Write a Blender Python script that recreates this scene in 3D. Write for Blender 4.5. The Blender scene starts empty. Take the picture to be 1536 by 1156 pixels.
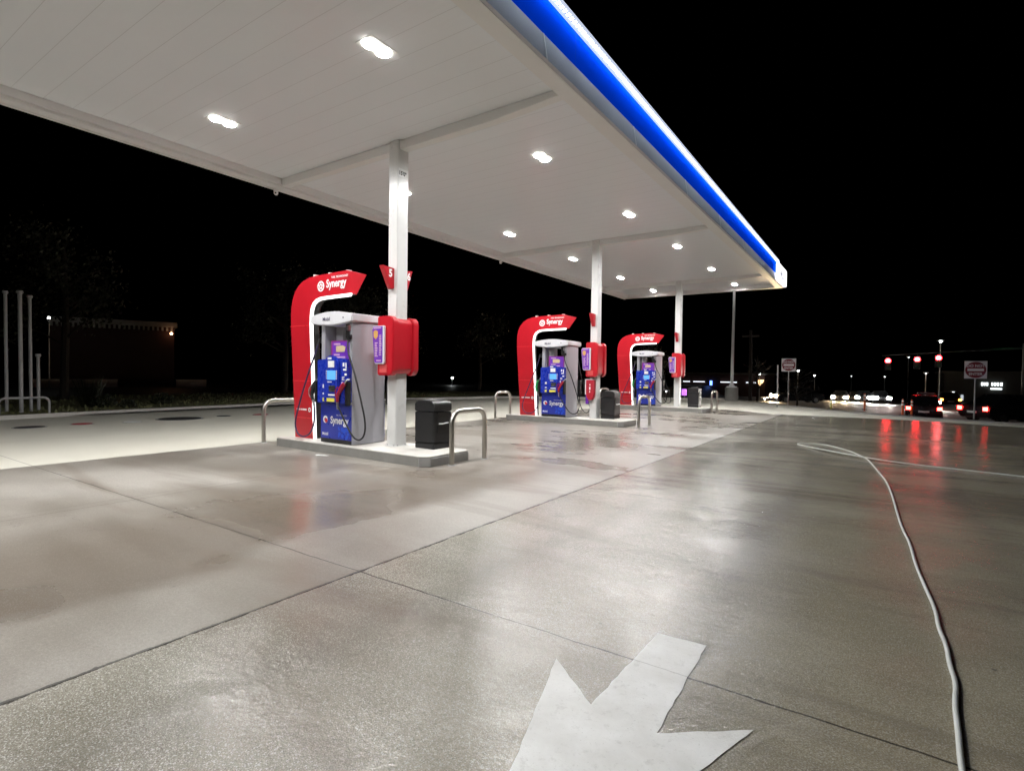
import bpy, bmesh, math, random
from mathutils import Vector, Matrix
R=math.radians
scene=bpy.context.scene
C=scene.collection
random.seed(7)
DY=9.08            # spacing of the pump islands

# ---------------------------------------------------------------- materials
def nodes(name):
    m=bpy.data.materials.new(name); m.use_nodes=True
    nt=m.node_tree; b=nt.nodes['Principled BSDF']
    return m,nt,b
def N(nt,t,**k):
    n=nt.nodes.new(t)
    for a,v in k.items(): setattr(n,a,v)
    return n
def noise(nt,vec,scale,detail=4,rough=.55,dist=0):
    n=N(nt,'ShaderNodeTexNoise'); n.inputs['Scale'].default_value=scale; n.inputs['Detail'].default_value=detail
    n.inputs['Roughness'].default_value=rough; n.inputs['Distortion'].default_value=dist
    nt.links.new(vec,n.inputs['Vector']); return n.outputs['Fac']
def ramp(nt,fac,stops):
    r=N(nt,'ShaderNodeValToRGB'); e=r.color_ramp.elements
    while len(e)<len(stops): e.new(.5)
    for i,(p,c) in enumerate(stops):
        e[i].position=p; e[i].color=(c,c,c,1) if not isinstance(c,tuple) else (*c,1)
    nt.links.new(fac,r.inputs['Fac']); return r.outputs['Color']
def math_(nt,op,a,b=None,clamp=False):
    n=N(nt,'ShaderNodeMath',operation=op,use_clamp=clamp)
    for i,v in enumerate((a,b)):
        if v is None: continue
        if isinstance(v,(int,float)): n.inputs[i].default_value=v
        else: nt.links.new(v,n.inputs[i])
    return n.outputs[0]
def mix(nt,fac,a,b,mode='MIX'):
    n=N(nt,'ShaderNodeMix',data_type='RGBA',blend_type=mode)
    if isinstance(fac,(int,float)): n.inputs[0].default_value=fac
    else: nt.links.new(fac,n.inputs[0])
    for i,v in ((6,a),(7,b)):
        if isinstance(v,tuple): n.inputs[i].default_value=(*v,1)
        else: nt.links.new(v,n.inputs[i])
    return n.outputs[2]
def bump(nt,b,h,strength,dist):
    n=N(nt,'ShaderNodeBump'); n.inputs['Strength'].default_value=strength; n.inputs['Distance'].default_value=dist
    nt.links.new(h,n.inputs['Height']); nt.links.new(n.outputs[0],b.inputs['Normal']); return n
def coord(nt): return N(nt,'ShaderNodeTexCoord').outputs['Object']
def mat(name,col,rough=.5,metal=0,var=.12,vscale=6,spec=.5,coat=0,bscale=0,bstr=.2,bdist=.002,rvar=.1):
    m,nt,b=nodes(name); v=coord(nt)
    f=noise(nt,v,vscale,5,.6)
    c=mix(nt,f,tuple(x*(1-var) for x in col),tuple(min(1,x*(1+var)) for x in col))
    nt.links.new(c,b.inputs['Base Color'])
    r=N(nt,'ShaderNodeMapRange'); r.inputs[3].default_value=max(.02,rough-rvar); r.inputs[4].default_value=min(1,rough+rvar)
    nt.links.new(noise(nt,v,vscale*2.3,3),r.inputs[0]); nt.links.new(r.outputs[0],b.inputs['Roughness'])
    b.inputs['Metallic'].default_value=metal; b.inputs['Specular IOR Level'].default_value=spec
    if coat: b.inputs['Coat Weight'].default_value=coat; b.inputs['Coat Roughness'].default_value=.1
    if bscale: bump(nt,b,noise(nt,v,bscale,3),bstr,bdist)
    return m
def glow(name,col,strength,base=(.8,.8,.8)):
    m,nt,b=nodes(name); b.inputs['Base Color'].default_value=(*base,1); b.inputs['Roughness'].default_value=.4
    b.inputs['Emission Color'].default_value=(*col,1); b.inputs['Emission Strength'].default_value=strength
    return m

M={}
BUMPD=.00125
LENS=1400
M['white_metal']=mat('white_metal',(.80,.80,.79),.35,0,.04,3)
M['column_white']=mat('column_white',(.70,.70,.69),.3,0,.05,2.5)
M['red']=mat('red_plastic',(.50,.011,.022),.34,0,.10,4,coat=.25)
M['red_dark']=mat('red_cabinet',(.42,.012,.03),.4,0,.1,5)
M['white']=mat('white_plastic',(.66,.66,.69),.38,0,.04,3)
M['print_white']=mat('print_white',(.85,.85,.85),.5,0,.03,9)
M['print_dark']=mat('print_dark',(.06,.05,.10),.5,0,.05,9)
M['print_black']=mat('print_black',(.012,.012,.012),.5)
M['print_blue']=mat('print_blue',(.03,.04,.30),.5)
M['print_red']=mat('print_red',(.62,.03,.03),.5)
M['grey']=mat('grey_panel',(.34,.34,.37),.38,0,.04,3)
M['grey_dark']=mat('grey_recess',(.34,.34,.37),.5,0,.06,3)
M['blue']=mat('blue_panel',(.012,.028,.34),.3,0,.16,3,coat=.4)
M['blue_raised']=mat('blue_raised',(.014,.034,.38),.28,0,.1,4,coat=.4)
M['black']=mat('black_plastic',(.010,.010,.011),.42,0,.2,8,bscale=90,bstr=.15)
M['rubber']=mat('rubber',(.012,.012,.013),.5,0,.2,20)
M['hose_blue']=mat('hose_blue',(.03,.02,.07),.4,0,.2,20)
M['steel']=mat('stainless_steel',(.62,.60,.55),.30,1,.03,4,rvar=.03)
M['silver']=mat('silver',(.55,.55,.55),.3,1,.1,10)
M['maroon']=mat('maroon_grip',(.30,.008,.03),.35)
M['green']=mat('green_grip',(.01,.22,.06),.35)
M['purple']=mat('purple_poster',(.16,.035,.42),.35,0,.15,5)
M['plum']=mat('plum_poster',(.24,.03,.20),.4,0,.2,4)
M['gold']=mat('gold_print',(.62,.36,.10),.45,0,.2,14)
M['tan']=mat('tan_print',(.62,.50,.28),.45,0,.2,14)
M['pink']=mat('pink_print',(.62,.40,.58),.45,0,.1,14)
M['yellow']=mat('yellow_sticker',(.80,.72,.08),.45,0,.08,12)
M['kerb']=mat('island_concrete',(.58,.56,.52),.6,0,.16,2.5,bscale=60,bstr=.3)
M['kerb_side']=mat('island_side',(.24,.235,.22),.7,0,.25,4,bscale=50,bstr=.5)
M['grey_band']=mat('fascia_grey',(.46,.46,.50),.42,0,.04,1.5)
M['screen']=glow('screen_glow',(.10,.42,.95),1.1,(.05,.1,.2))
M['strip']=glow('strip_glow',(1,.99,.96),1.7)
M['bezel']=glow('bezel_halo_glow',(1,.97,.9),14)  # rim glow added to give each lens a halo
M['lens']=glow('lens_glow',(1,.995,.985),LENS)
M['galv']=mat('galvanised',(.42,.42,.42),.45,.6,.12,8)
M['pipe']=mat('vent_pipe_paint',(.40,.40,.40),.5,0,.1,6)
M['asphalt']=mat('asphalt',(.035,.035,.035),.55,0,.3,.4,bscale=70,bstr=.4)
M['pole']=mat('pole_paint',(.82,.82,.82),.4,0,.08,3)
M['polebase']=mat('pole_base_concrete',(.26,.255,.24),.8,0,.15,4,bscale=40)
M['hosewhite']=mat('white_hose',(.60,.62,.58),.45,0,.12,5)
M['brick']=mat('dark_brick',(.028,.009,.008),.8,0,.3,3)
M['roof']=mat('roof_grey',(.045,.043,.04),.8)
M['bark']=mat('bark',(.028,.022,.017),.9,0,.3,6)
M['sign_white']=mat('sign_white',(.62,.58,.60),.5,0,.05,6)
M['sign_red']=mat('sign_red',(.16,.012,.022),.5,0,.1,6)
M['orange']=mat('orange_post',(.55,.10,.02),.5)
M['carpaint']=mat('dark_car_paint',(.022,.023,.026),.25,.3,.1,2,coat=.6)
M['glass']=mat('dark_glass',(.01,.011,.013),.08,0,.05,2)
M['streakwall']=mat('pale_streak_wall',(.62,.55,.48),.8,0,.1,3)

def leaf_mat(name,col):
    return mat(name,col,.6,0,.45,5)
M['leaf']=leaf_mat('leaves_dark',(.018,.022,.009))
M['leaf2']=leaf_mat('leaves_olive',(.03,.033,.014))
M['grassblade']=leaf_mat('grass_blades',(.13,.135,.055))

# wet concrete of the forecourt --------------------------------------------
def wet_concrete():
    m,nt,b=nodes('wet_concrete'); v=coord(nt); L=nt.links.new
    sep=N(nt,'ShaderNodeSeparateXYZ'); L(v,sep.inputs[0]); X,Y=sep.outputs[0],sep.outputs[1]
    big=noise(nt,v,.30,5,.58,.5); mid=noise(nt,v,1.3,6,.62,.4); fine=noise(nt,v,42,5,.7); agg=noise(nt,v,135,2,.6)
    # streaks dragged along the driving lanes
    mp=N(nt,'ShaderNodeMapping'); mp.inputs['Scale'].default_value=(.22,1.5,1); L(v,mp.inputs[0])
    streak=noise(nt,mp.outputs[0],1.0,5,.6,.6)
    wet=math_(nt,'ADD',math_(nt,'MULTIPLY',big,.68),math_(nt,'ADD',math_(nt,'MULTIPLY',mid,.08),math_(nt,'MULTIPLY',streak,.24)))
    wetm=ramp(nt,wet,[(.40,0.0),(.60,1.0)])
    lane=ramp(nt,math_(nt,'ADD',math_(nt,'MULTIPLY',math_(nt,'ADD',X,3.487),200.),.5,True),[(0,0.0),(1,1.0)])   # 1 = driving lane, 0 = pump pad
    pad0=math_(nt,'SUBTRACT',1,lane)
    olive=ramp(nt,math_(nt,'DIVIDE',math_(nt,'ADD',math_(nt,'ADD',X,math_(nt,'MULTIPLY',big,3.)),3.),6.),[(.35,0.0),(.75,1.0)])
    damp=mix(nt,lane,(.405,.38,.342),mix(nt,olive,(.395,.37,.305),(.365,.328,.228))); soaked=mix(nt,lane,(.215,.19,.158),mix(nt,olive,(.25,.228,.18),(.245,.213,.14)))
    col=mix(nt,wetm,damp,soaked)
    col=mix(nt,math_(nt,'MULTIPLY',ramp(nt,fine,[(.3,0.0),(.72,1.0)]),.35),col,(.15,.14,.125),'MULTIPLY')
    col=mix(nt,math_(nt,'MULTIPLY',ramp(nt,agg,[(.48,.0),(.74,.45)]),math_(nt,'ADD',.4,math_(nt,'MULTIPLY',lane,.6))),col,(.54,.53,.50))
    col=mix(nt,math_(nt,'MULTIPLY',ramp(nt,agg,[(.28,.4),(.44,.0)]),lane),col,(.09,.085,.07))
    shore=math_(nt,'ADD',math_(nt,'ADD',X,math_(nt,'MULTIPLY',math_(nt,'SUBTRACT',noise(nt,v,.55,4,.6,.3),.5),1.5)),math_(nt,'MULTIPLY',math_(nt,'SUBTRACT',mid,.5),.15))
    band=math_(nt,'MULTIPLY',ramp(nt,math_(nt,'DIVIDE',math_(nt,'ADD',shore,8.),4.),[(.10,0.0),(.55,1.0),(.80,1.0),(.90,0.0)]),pad0)
    band=math_(nt,'MULTIPLY',band,ramp(nt,math_(nt,'DIVIDE',math_(nt,'ADD',Y,math_(nt,'MULTIPLY',mid,2.)),24.),[(.0,1.0),(.30,1.0),(.42,.35),(1,.5)]))
    col=mix(nt,math_(nt,'MULTIPLY',band,math_(nt,'ADD',.50,math_(nt,'MULTIPLY',streak,.8),True)),col,(.150,.125,.100))
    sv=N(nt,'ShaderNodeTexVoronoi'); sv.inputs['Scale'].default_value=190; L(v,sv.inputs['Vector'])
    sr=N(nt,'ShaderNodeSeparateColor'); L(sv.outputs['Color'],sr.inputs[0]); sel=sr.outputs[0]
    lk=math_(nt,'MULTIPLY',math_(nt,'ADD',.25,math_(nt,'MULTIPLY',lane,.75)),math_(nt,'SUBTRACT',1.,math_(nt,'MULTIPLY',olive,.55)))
    col=mix(nt,math_(nt,'MULTIPLY',ramp(nt,sel,[(.84,0.0),(.90,.45)]),lk),col,(.74,.73,.68))  # pale aggregate specks, painted in to stand for sparkle on the lane
    col=mix(nt,math_(nt,'MULTIPLY',ramp(nt,sel,[(.12,.42),(.20,0.0)]),lk),col,(.07,.065,.055))
    # dark oil spots and small stains
    vo=N(nt,'ShaderNodeTexVoronoi'); vo.inputs['Scale'].default_value=.8; L(v,vo.inputs['Vector'])
    vd=math_(nt,'ADD',vo.outputs['Distance'],math_(nt,'MULTIPLY',mid,.16))
    spot=ramp(nt,vd,[(.085,1.0),(.13,0.0)])
    col=mix(nt,math_(nt,'MULTIPLY',spot,.6),col,(.07,.065,.06))
    # stain bands along the pad
    st=ramp(nt,noise(nt,mp.outputs[0],.55,4,.6,1.),[(.52,0.0),(.64,1.0)])
    col=mix(nt,math_(nt,'MULTIPLY',st,.6),col,(.17,.14,.11))
    # gum and grit spots, hairline cracks, faint tyre tracks
    v2=N(nt,'ShaderNodeTexVoronoi'); v2.inputs['Scale'].default_value=2.3; L(v,v2.inputs['Vector'])
    gum=ramp(nt,math_(nt,'ADD',v2.outputs['Distance'],math_(nt,'MULTIPLY',fine,.03)),[(.035,1.0),(.06,0.0)])
    gum=math_(nt,'MULTIPLY',gum,ramp(nt,noise(nt,v,.7,2),[(.48,0.0),(.56,1.0)]))
    col=mix(nt,math_(nt,'MULTIPLY',gum,.55),col,(.07,.065,.06))
    dv=N(nt,'ShaderNodeVectorMath',operation='ADD'); nv=N(nt,'ShaderNodeTexNoise'); nv.inputs['Scale'].default_value=1.6; nv.inputs['Detail'].default_value=5; L(v,nv.inputs['Vector']); L(v,dv.inputs[0]); L(nv.outputs['Color'],dv.inputs[1])
    v3=N(nt,'ShaderNodeTexVoronoi',feature='DISTANCE_TO_EDGE'); v3.inputs['Scale'].default_value=.22; L(dv.outputs[0],v3.inputs['Vector'])
    crack=math_(nt,'MULTIPLY',math_(nt,'LESS_THAN',v3.outputs['Distance'],.0007),ramp(nt,noise(nt,v,.25,3),[(.52,0.0),(.6,1.0)]))
    col=mix(nt,math_(nt,'MULTIPLY',crack,.6),col,(.05,.045,.04))
    def track(p,w): return ramp(nt,math_(nt,'ABSOLUTE',math_(nt,'SUBTRACT',math_(nt,'ADD',X,math_(nt,'MULTIPLY',big,1.2)),p)),[(0,1.0),(w,0.0)])
    tr=math_(nt,'ADD',math_(nt,'ADD',track(-2.0,.28),track(-.35,.28)),track(1.6,.3))
    col=mix(nt,math_(nt,'MULTIPLY',math_(nt,'MULTIPLY',tr,mid),.55),col,(.13,.12,.10))
    # joints
    wob=math_(nt,'MULTIPLY',math_(nt,'SUBTRACT',noise(nt,v,3.5,4,.6),.5),.035)
    Xw=math_(nt,'ADD',X,wob); Yw=math_(nt,'ADD',Y,wob)
    def line(c,p,w):
        d=math_(nt,'ABSOLUTE',math_(nt,'SUBTRACT',c,p))
        return math_(nt,'LESS_THAN',d,w)
    jag=math_(nt,'ADD',.006,math_(nt,'MULTIPLY',ramp(nt,noise(nt,v,6,5,.7),[(.4,0.0),(.75,1.0)]),.028))
    j=math_(nt,'LESS_THAN',math_(nt,'ABSOLUTE',math_(nt,'SUBTRACT',Xw,-3.487)),jag)
    for p in (2.949,12.78,21.9): j=math_(nt,'MAXIMUM',j,line(Yw,p,.007))
    for p in (7.09,17.2): j=math_(nt,'MAXIMUM',j,math_(nt,'MULTIPLY',line(Yw,p,.005),.8))
    pad=math_(nt,'SUBTRACT',1,lane)
    for p,w in ((-7.86,.006),(-7.66,.010)): j=math_(nt,'MAXIMUM',j,math_(nt,'MULTIPLY',math_(nt,'MULTIPLY',line(Xw,p,w),pad),.55))
    for p in (-.05,3.5): j=math_(nt,'MAXIMUM',j,math_(nt,'MULTIPLY',line(Xw,p+.9,.006),.5)) if p>1 else j
    col=mix(nt,math_(nt,'MULTIPLY',j,.82),col,(.03,.027,.024))
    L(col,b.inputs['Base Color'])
    # roughness: damp film everywhere, standing water in the soaked patches of the pad
    rr=mix(nt,wetm,mix(nt,lane,(.45,)*3,(.225,)*3),mix(nt,lane,(.31,)*3,(.15,)*3))
    pud=math_(nt,'MULTIPLY',ramp(nt,math_(nt,'ADD',math_(nt,'MULTIPLY',big,.6),math_(nt,'MULTIPLY',streak,.4)),[(.44,0.0),(.72,1.0)]),pad)
    rr=mix(nt,math_(nt,'MULTIPLY',pud,ramp(nt,math_(nt,'DIVIDE',Y,12.),[(.45,.0),(.85,1.0)])),rr,(.11,)*3); rr=mix(nt,math_(nt,'MULTIPLY',band,ramp(nt,noise(nt,v,.45,2,.5),[(.47,0.0),(.60,.9)])),rr,(.11,)*3)
    rr=mix(nt,math_(nt,'MULTIPLY',fine,mix(nt,lane,(.18,)*3,(.10,)*3)),rr,(.45,)*3)
    L(rr,b.inputs['Roughness'])
    b.inputs['Specular IOR Level'].default_value=.55
    h=math_(nt,'ADD',math_(nt,'MULTIPLY',fine,.25),math_(nt,'MULTIPLY',agg,1.0))
    h=math_(nt,'ADD',h,math_(nt,'MULTIPLY',noise(nt,v,9,3),3.))
    near=ramp(nt,math_(nt,'DIVIDE',Y,14.),[(.22,1.0),(.50,1.0),(.75,.7),(1.0,.30)]); amp=mix(nt,lane,(.5,)*3,math_(nt,'MULTIPLY',near,math_(nt,'ADD',.40,math_(nt,'MULTIPLY',ramp(nt,mid,[(.42,0.0),(.58,1.0)]),1.25)))); amp=mix(nt,pud,amp,(.05,)*3)
    h=math_(nt,'MULTIPLY',h,amp)
    h=math_(nt,'SUBTRACT',h,math_(nt,'MULTIPLY',j,3))
    bump(nt,b,h,1.,BUMPD)
    return m
M['wet']=wet_concrete()
def dry_concrete():
    m,nt,b=nodes('dry_concrete'); v=coord(nt); L=nt.links.new
    big=noise(nt,v,.35,6,.6,.4); fine=noise(nt,v,30,5,.7)
    sep=N(nt,'ShaderNodeSeparateXYZ'); L(v,sep.inputs[0]); X,Y=sep.outputs[0],sep.outputs[1]
    col=mix(nt,big,(.58,.555,.47),(.72,.70,.61)); col=mix(nt,math_(nt,'MULTIPLY',fine,.3),col,(.35,.33,.29))
    j=None
    for c,p in ((Y,2.95),(Y,12.78),(X,-15.7),(X,-19.9)):
        l=math_(nt,'LESS_THAN',math_(nt,'ABSOLUTE',math_(nt,'SUBTRACT',c,p)),.008); j=l if j is None else math_(nt,'MAXIMUM',j,l)
    col=mix(nt,math_(nt,'MULTIPLY',j,.6),col,(.12,.11,.10))
    L(col,b.inputs['Base Color']); b.inputs['Roughness'].default_value=.75
    bump(nt,b,fine,.3,.003); return m
M['dry']=dry_concrete()
def grass_mat():
    m,nt,b=nodes('grass_ground'); v=coord(nt)
    col=mix(nt,noise(nt,v,.8,8,.7),(.06,.06,.024),(.19,.18,.08)); nt.links.new(col,b.inputs['Base Color'])
    b.inputs['Roughness'].default_value=.9; bump(nt,b,noise(nt,v,14,6,.8),.8,.05); return m
M['grass']=grass_mat()
def soffit_mat():
    m,nt,b=nodes('soffit_panels'); v=coord(nt); L=nt.links.new
    sep=N(nt,'ShaderNodeSeparateXYZ'); L(v,sep.inputs[0]); Y=sep.outputs[1]
    ph=math_(nt,'FRACT',math_(nt,'DIVIDE',Y,.4064))
    seam=math_(nt,'LESS_THAN',ph,.022)
    f=noise(nt,v,.6,6,.65)
    col=mix(nt,f,(.79,.825,.86),(.85,.875,.90)); col=mix(nt,math_(nt,'MULTIPLY',seam,.27),col,(.25,.24,.23)); L(col,b.inputs['Base Color'])
    r=N(nt,'ShaderNodeMapRange'); r.inputs[3].default_value=.24; r.inputs[4].default_value=.42; L(f,r.inputs[0]); L(r.outputs[0],b.inputs['Roughness'])
    crown=math_(nt,'MULTIPLY',math_(nt,'MULTIPLY',ph,math_(nt,'SUBTRACT',1,ph)),1.0)
    mp=N(nt,'ShaderNodeMapping'); mp.inputs['Scale'].default_value=(.3,2.4,1); L(v,mp.inputs[0])
    h=math_(nt,'ADD',math_(nt,'MULTIPLY',crown,.8),math_(nt,'MULTIPLY',noise(nt,mp.outputs[0],1.5,2),1.2))
    bump(nt,b,h,.45,.012); return m
M['soffit']=soffit_mat()
def led_mat():
    m,nt,b=nodes('led_row'); v=coord(nt); L=nt.links.new
    sep=N(nt,'ShaderNodeSeparateXYZ'); L(v,sep.inputs[0])
    py=math_(nt,'SUBTRACT',math_(nt,'FRACT',math_(nt,'DIVIDE',sep.outputs[1],.10)),.5)
    px=math_(nt,'SUBTRACT',math_(nt,'FRACT',math_(nt,'DIVIDE',math_(nt,'ADD',sep.outputs[0],LEDX),.06)),.5)
    dot=math_(nt,'MULTIPLY',math_(nt,'LESS_THAN',math_(nt,'ABSOLUTE',py),.30),math_(nt,'LESS_THAN',math_(nt,'ABSOLUTE',px),.42))
    L(mix(nt,dot,(.30,.42,.8),(.74,.86,1)),b.inputs['Emission Color'])
    L(math_(nt,'ADD',math_(nt,'MULTIPLY',dot,30.),.2),b.inputs['Emission Strength'])
    b.inputs['Base Color'].default_value=(.5,.5,.6,1); return m
LEDX=3.898-7.9   # object origin is the canopy's
M['led']=led_mat()
def fascia_blue():
    m,nt,b=nodes('fascia_blue'); v=coord(nt); L=nt.links.new
    sep=N(nt,'ShaderNodeSeparateXYZ'); L(v,sep.inputs[0])
    ph=math_(nt,'FRACT',math_(nt,'DIVIDE',math_(nt,'ADD',sep.outputs[1],.16),3.31))
    seam=math_(nt,'LESS_THAN',ph,.003)
    f=noise(nt,v,.9,4)
    col=mix(nt,f,(.0012,.055,.72),(.0016,.070,.80)); col=mix(nt,math_(nt,'MULTIPLY',seam,.6),col,(.05,.1,.5)); L(col,b.inputs['Base Color'])
    b.inputs['Roughness'].default_value=.65; b.inputs['Specular IOR Level'].default_value=0.0
    # faint blue emission added to the face, beside the LED strip's light
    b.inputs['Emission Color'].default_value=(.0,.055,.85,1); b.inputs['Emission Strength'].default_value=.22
    return m
M['fascia_blue']=fascia_blue()
M['sign_lit']=glow('sign_face_lit',(1,1,1),2.2)

# ---------------------------------------------------------------- mesh helper
BASE={}
SPLIT={'cross_beam','base_panel','inner_panel','sticker','price_label','panel_seam','small_label','yellow_sticker','clip','seam','nozzle_boot','leg_print','button','light_line','shop_window','white_edge','reflective_band','base_collar','hose_swivel','latch','sign_letter','pole_collar','vent_cap'}
class MB:
    def __init__(s): s.bm=bmesh.new()
    def box(s,a,b):
        x0,y0,z0=[min(a[i],b[i]) for i in range(3)]; x1,y1,z1=[max(a[i],b[i]) for i in range(3)]
        v=[s.bm.verts.new(p) for p in ((x0,y0,z0),(x1,y0,z0),(x1,y1,z0),(x0,y1,z0),(x0,y0,z1),(x1,y0,z1),(x1,y1,z1),(x0,y1,z1))]
        for f in ((3,2,1,0),(4,5,6,7),(0,1,5,4),(1,2,6,5),(2,3,7,6),(3,0,4,7)): s.bm.faces.new([v[i] for i in f])
        return s
    def quad(s,*p): s.bm.faces.new([s.bm.verts.new(q) for q in p]); return s
    def prism(s,pts,plane,a,b):
        """polygon pts in plane 'xz','yz','xy' extruded along the third axis from a to b"""
        def P(p,t): return {'xz':(p[0],t,p[1]),'yz':(t,p[0],p[1]),'xy':(p[0],p[1],t)}[plane]
        A=[s.bm.verts.new(P(p,a)) for p in pts]; B=[s.bm.verts.new(P(p,b)) for p in pts]; n=len(pts)
        s.bm.faces.new(A); s.bm.faces.new(B[::-1])
        for i in range(n): s.bm.faces.new((A[i],B[i],B[(i+1)%n],A[(i+1)%n]))
        return s
    def cyl(s,p0,p1,r0,r1=None,n=16,caps=True):
        r1=r0 if r1 is None else r1
        p0,p1=Vector(p0),Vector(p1); d=(p1-p0).normalized(); u=d.orthogonal().normalized(); w=d.cross(u)
        A=[s.bm.verts.new(p0+(u*math.cos(2*math.pi*i/n)+w*math.sin(2*math.pi*i/n))*r0) for i in range(n)]
        B=[s.bm.verts.new(p1+(u*math.cos(2*math.pi*i/n)+w*math.sin(2*math.pi*i/n))*r1) for i in range(n)]
        for i in range(n): s.bm.faces.new((A[i],A[(i+1)%n],B[(i+1)%n],B[i]))
        if caps: s.bm.faces.new(A[::-1]); s.bm.faces.new(B)
        return s
    def tube(s,pts,r,n=10,smooth=1):
        P=[Vector(p) for p in pts]
        for _ in range(smooth):
            Q=[P[0]]
            for i in range(len(P)-1): Q+= [P[i]*.75+P[i+1]*.25, P[i]*.25+P[i+1]*.75]
            P=Q+[P[-1]]
        rings=[]; u=None
        for i,p in enumerate(P):
            d=(P[min(i+1,len(P)-1)]-P[max(i-1,0)]).normalized()
            u=d.orthogonal().normalized() if u is None else (u-d*u.dot(d)).normalized()
            w=d.cross(u); rr=r[i*len(r)//len(P)] if isinstance(r,list) else r
            rings.append([s.bm.verts.new(p+(u*math.cos(2*math.pi*k/n)+w*math.sin(2*math.pi*k/n))*rr) for k in range(n)])
        for a,b in zip(rings,rings[1:]):
            for k in range(n): s.bm.faces.new((a[k],a[(k+1)%n],b[(k+1)%n],b[k]))
        s.bm.faces.new(rings[0][::-1]); s.bm.faces.new(rings[-1]); return s
    def sphere(s,c,r,sz=1,n=12):
        m=Matrix.Translation(c)@Matrix.Diagonal((1,1,sz,1)); bmesh.ops.create_uvsphere(s.bm,u_segments=n,v_segments=max(6,n//2),radius=r,matrix=m); return s
    def disc(s,c,r,axis='-y',n=20,sy=1):
        pts=[]
        for i in range(n):
            a=2*math.pi*i/n; x,y=r*math.cos(a),r*sy*math.sin(a)
            pts.append({'-y':(c[0]+x,c[1],c[2]+y),'z':(c[0]+x,c[1]+y,c[2]),'x':(c[0],c[1]+x,c[2]+y)}[axis])
        return s.quad(*pts)
    def ring(s,c,r0,r1,n=24):
        for i in range(n):
            a,b=2*math.pi*i/n,2*math.pi*(i+1)/n
            s.quad(*[(c[0]+r*math.cos(t),c[1],c[2]+r*math.sin(t)) for r,t in ((r0,a),(r1,a),(r1,b),(r0,b))])
        return s
    def text(s,t,size,M4,align='LEFT',bold=0,sx=1,ext=.0):
        cu=bpy.data.curves.new('lettering','FONT'); cu.body=t; cu.size=size; cu.align_x=align; cu.offset=bold; cu.resolution_u=3; cu.extrude=ext
        o=bpy.data.objects.new('lettering',cu); C.objects.link(o); bpy.context.view_layer.update()
        me=bpy.data.meshes.new_from_object(o.evaluated_get(bpy.context.evaluated_depsgraph_get()))
        me.transform(M4@Matrix.Diagonal((sx,1,1,1))); s.bm.from_mesh(me)
        bpy.data.objects.remove(o); bpy.data.curves.remove(cu); bpy.data.meshes.remove(me); return s
    def build(s,name,m,parent=None,bevel=0,smooth=False,seg=2):
        bm=s.bm
        if name in SPLIT:
            bm.verts.ensure_lookup_table(); seen=set(); comps=[]
            for v in bm.verts:
                if v in seen: continue
                st=[v]; seen.add(v); comp=[]
                while st:
                    q=st.pop(); comp.append(q)
                    for e in q.link_edges:
                        w=e.other_vert(q)
                        if w not in seen: seen.add(w); st.append(w)
                comps.append(comp)
            if len(comps)>1:
                comps.sort(key=lambda c:min(v.co.y for v in c)); out=[]
                for c in comps:
                    sub=MB(); mp={v:sub.bm.verts.new(v.co) for v in c}
                    for f in {f for v in c for f in v.link_faces}: sub.bm.faces.new([mp[v] for v in f.verts])
                    out.append(sub._build(name,m,parent,bevel,smooth,seg))
                bm.free(); return out[0]
        return s._build(name,m,parent,bevel,smooth,seg)
    def _build(s,name,m,parent=None,bevel=0,smooth=False,seg=2):
        bm=s.bm
        bmesh.ops.remove_doubles(bm,verts=bm.verts,dist=1e-5)
        bmesh.ops.recalc_face_normals(bm,faces=bm.faces)
        if bevel:
            ed=[e for e in bm.edges if len(e.link_faces)==2 and e.calc_face_angle(0)>R(28)]
            bmesh.ops.bevel(bm,geom=ed,offset=bevel,segments=seg,affect='EDGES',clamp_overlap=True)
        off=BASE.get(parent.name,Vector((0,0,0))) if parent else Vector((0,0,0))
        bmesh.ops.translate(bm,verts=bm.verts,vec=-off)
        me=bpy.data.meshes.new(name); bm.to_mesh(me); bm.free()
        if smooth:
            for p in me.polygons: p.use_smooth=True
            try: me.set_sharp_from_angle(angle=R(40))
            except Exception: pass
        ms=m if isinstance(m,list) else [m]
        for q in ms: me.materials.append(q if not isinstance(q,str) else M[q])
        o=bpy.data.objects.new(name,me); C.objects.link(o)
        if parent: o.parent=parent
        BASE[o.name]=off
        return o
FACE_Y=lambda x,y,z: Matrix.Translation((x,y,z))@Matrix.Rotation(R(90),4,'X')                       # lettering facing -y
FACE_X=lambda x,y,z: Matrix.Translation((x,y,z))@Matrix.Rotation(R(90),4,'Z')@Matrix.Rotation(R(90),4,'X')   # facing +x
def tag(o,label,cat,group=None,kind=None):
    if label: o['label']=label
    if cat: o['category']=cat
    if group: o['group']=group
    if kind: o['kind']=kind
    return o
def thing(name,loc,label,cat,group=None):
    o=bpy.data.objects.new(name,None); C.objects.link(o); o.location=loc; o.empty_display_size=.2
    BASE[o.name]=Vector(loc); return tag(o,label,cat,group)
def origin(o,p):
    """move the origin of a one-mesh thing to p"""
    o.data.transform(Matrix.Translation(-Vector(p))); o.location=p; return o
def copy_tree(o,parent=None,keep=True):
    c=o.copy(); C.objects.link(c)
    if parent: c.parent=parent; c.matrix_parent_inverse=o.matrix_parent_inverse
    for ch in [q for q in o.children]: copy_tree(ch,c)
    return c
def repeat(o,loc,label,rz=None):
    c=copy_tree(o); c.location=loc; c['label']=label
    if rz is not None: c.rotation_euler=(0,0,rz)
    return c
def structure(name,mb,m,**k): o=mb.build(name,m,**k); o['kind']='structure'; return o

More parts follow.
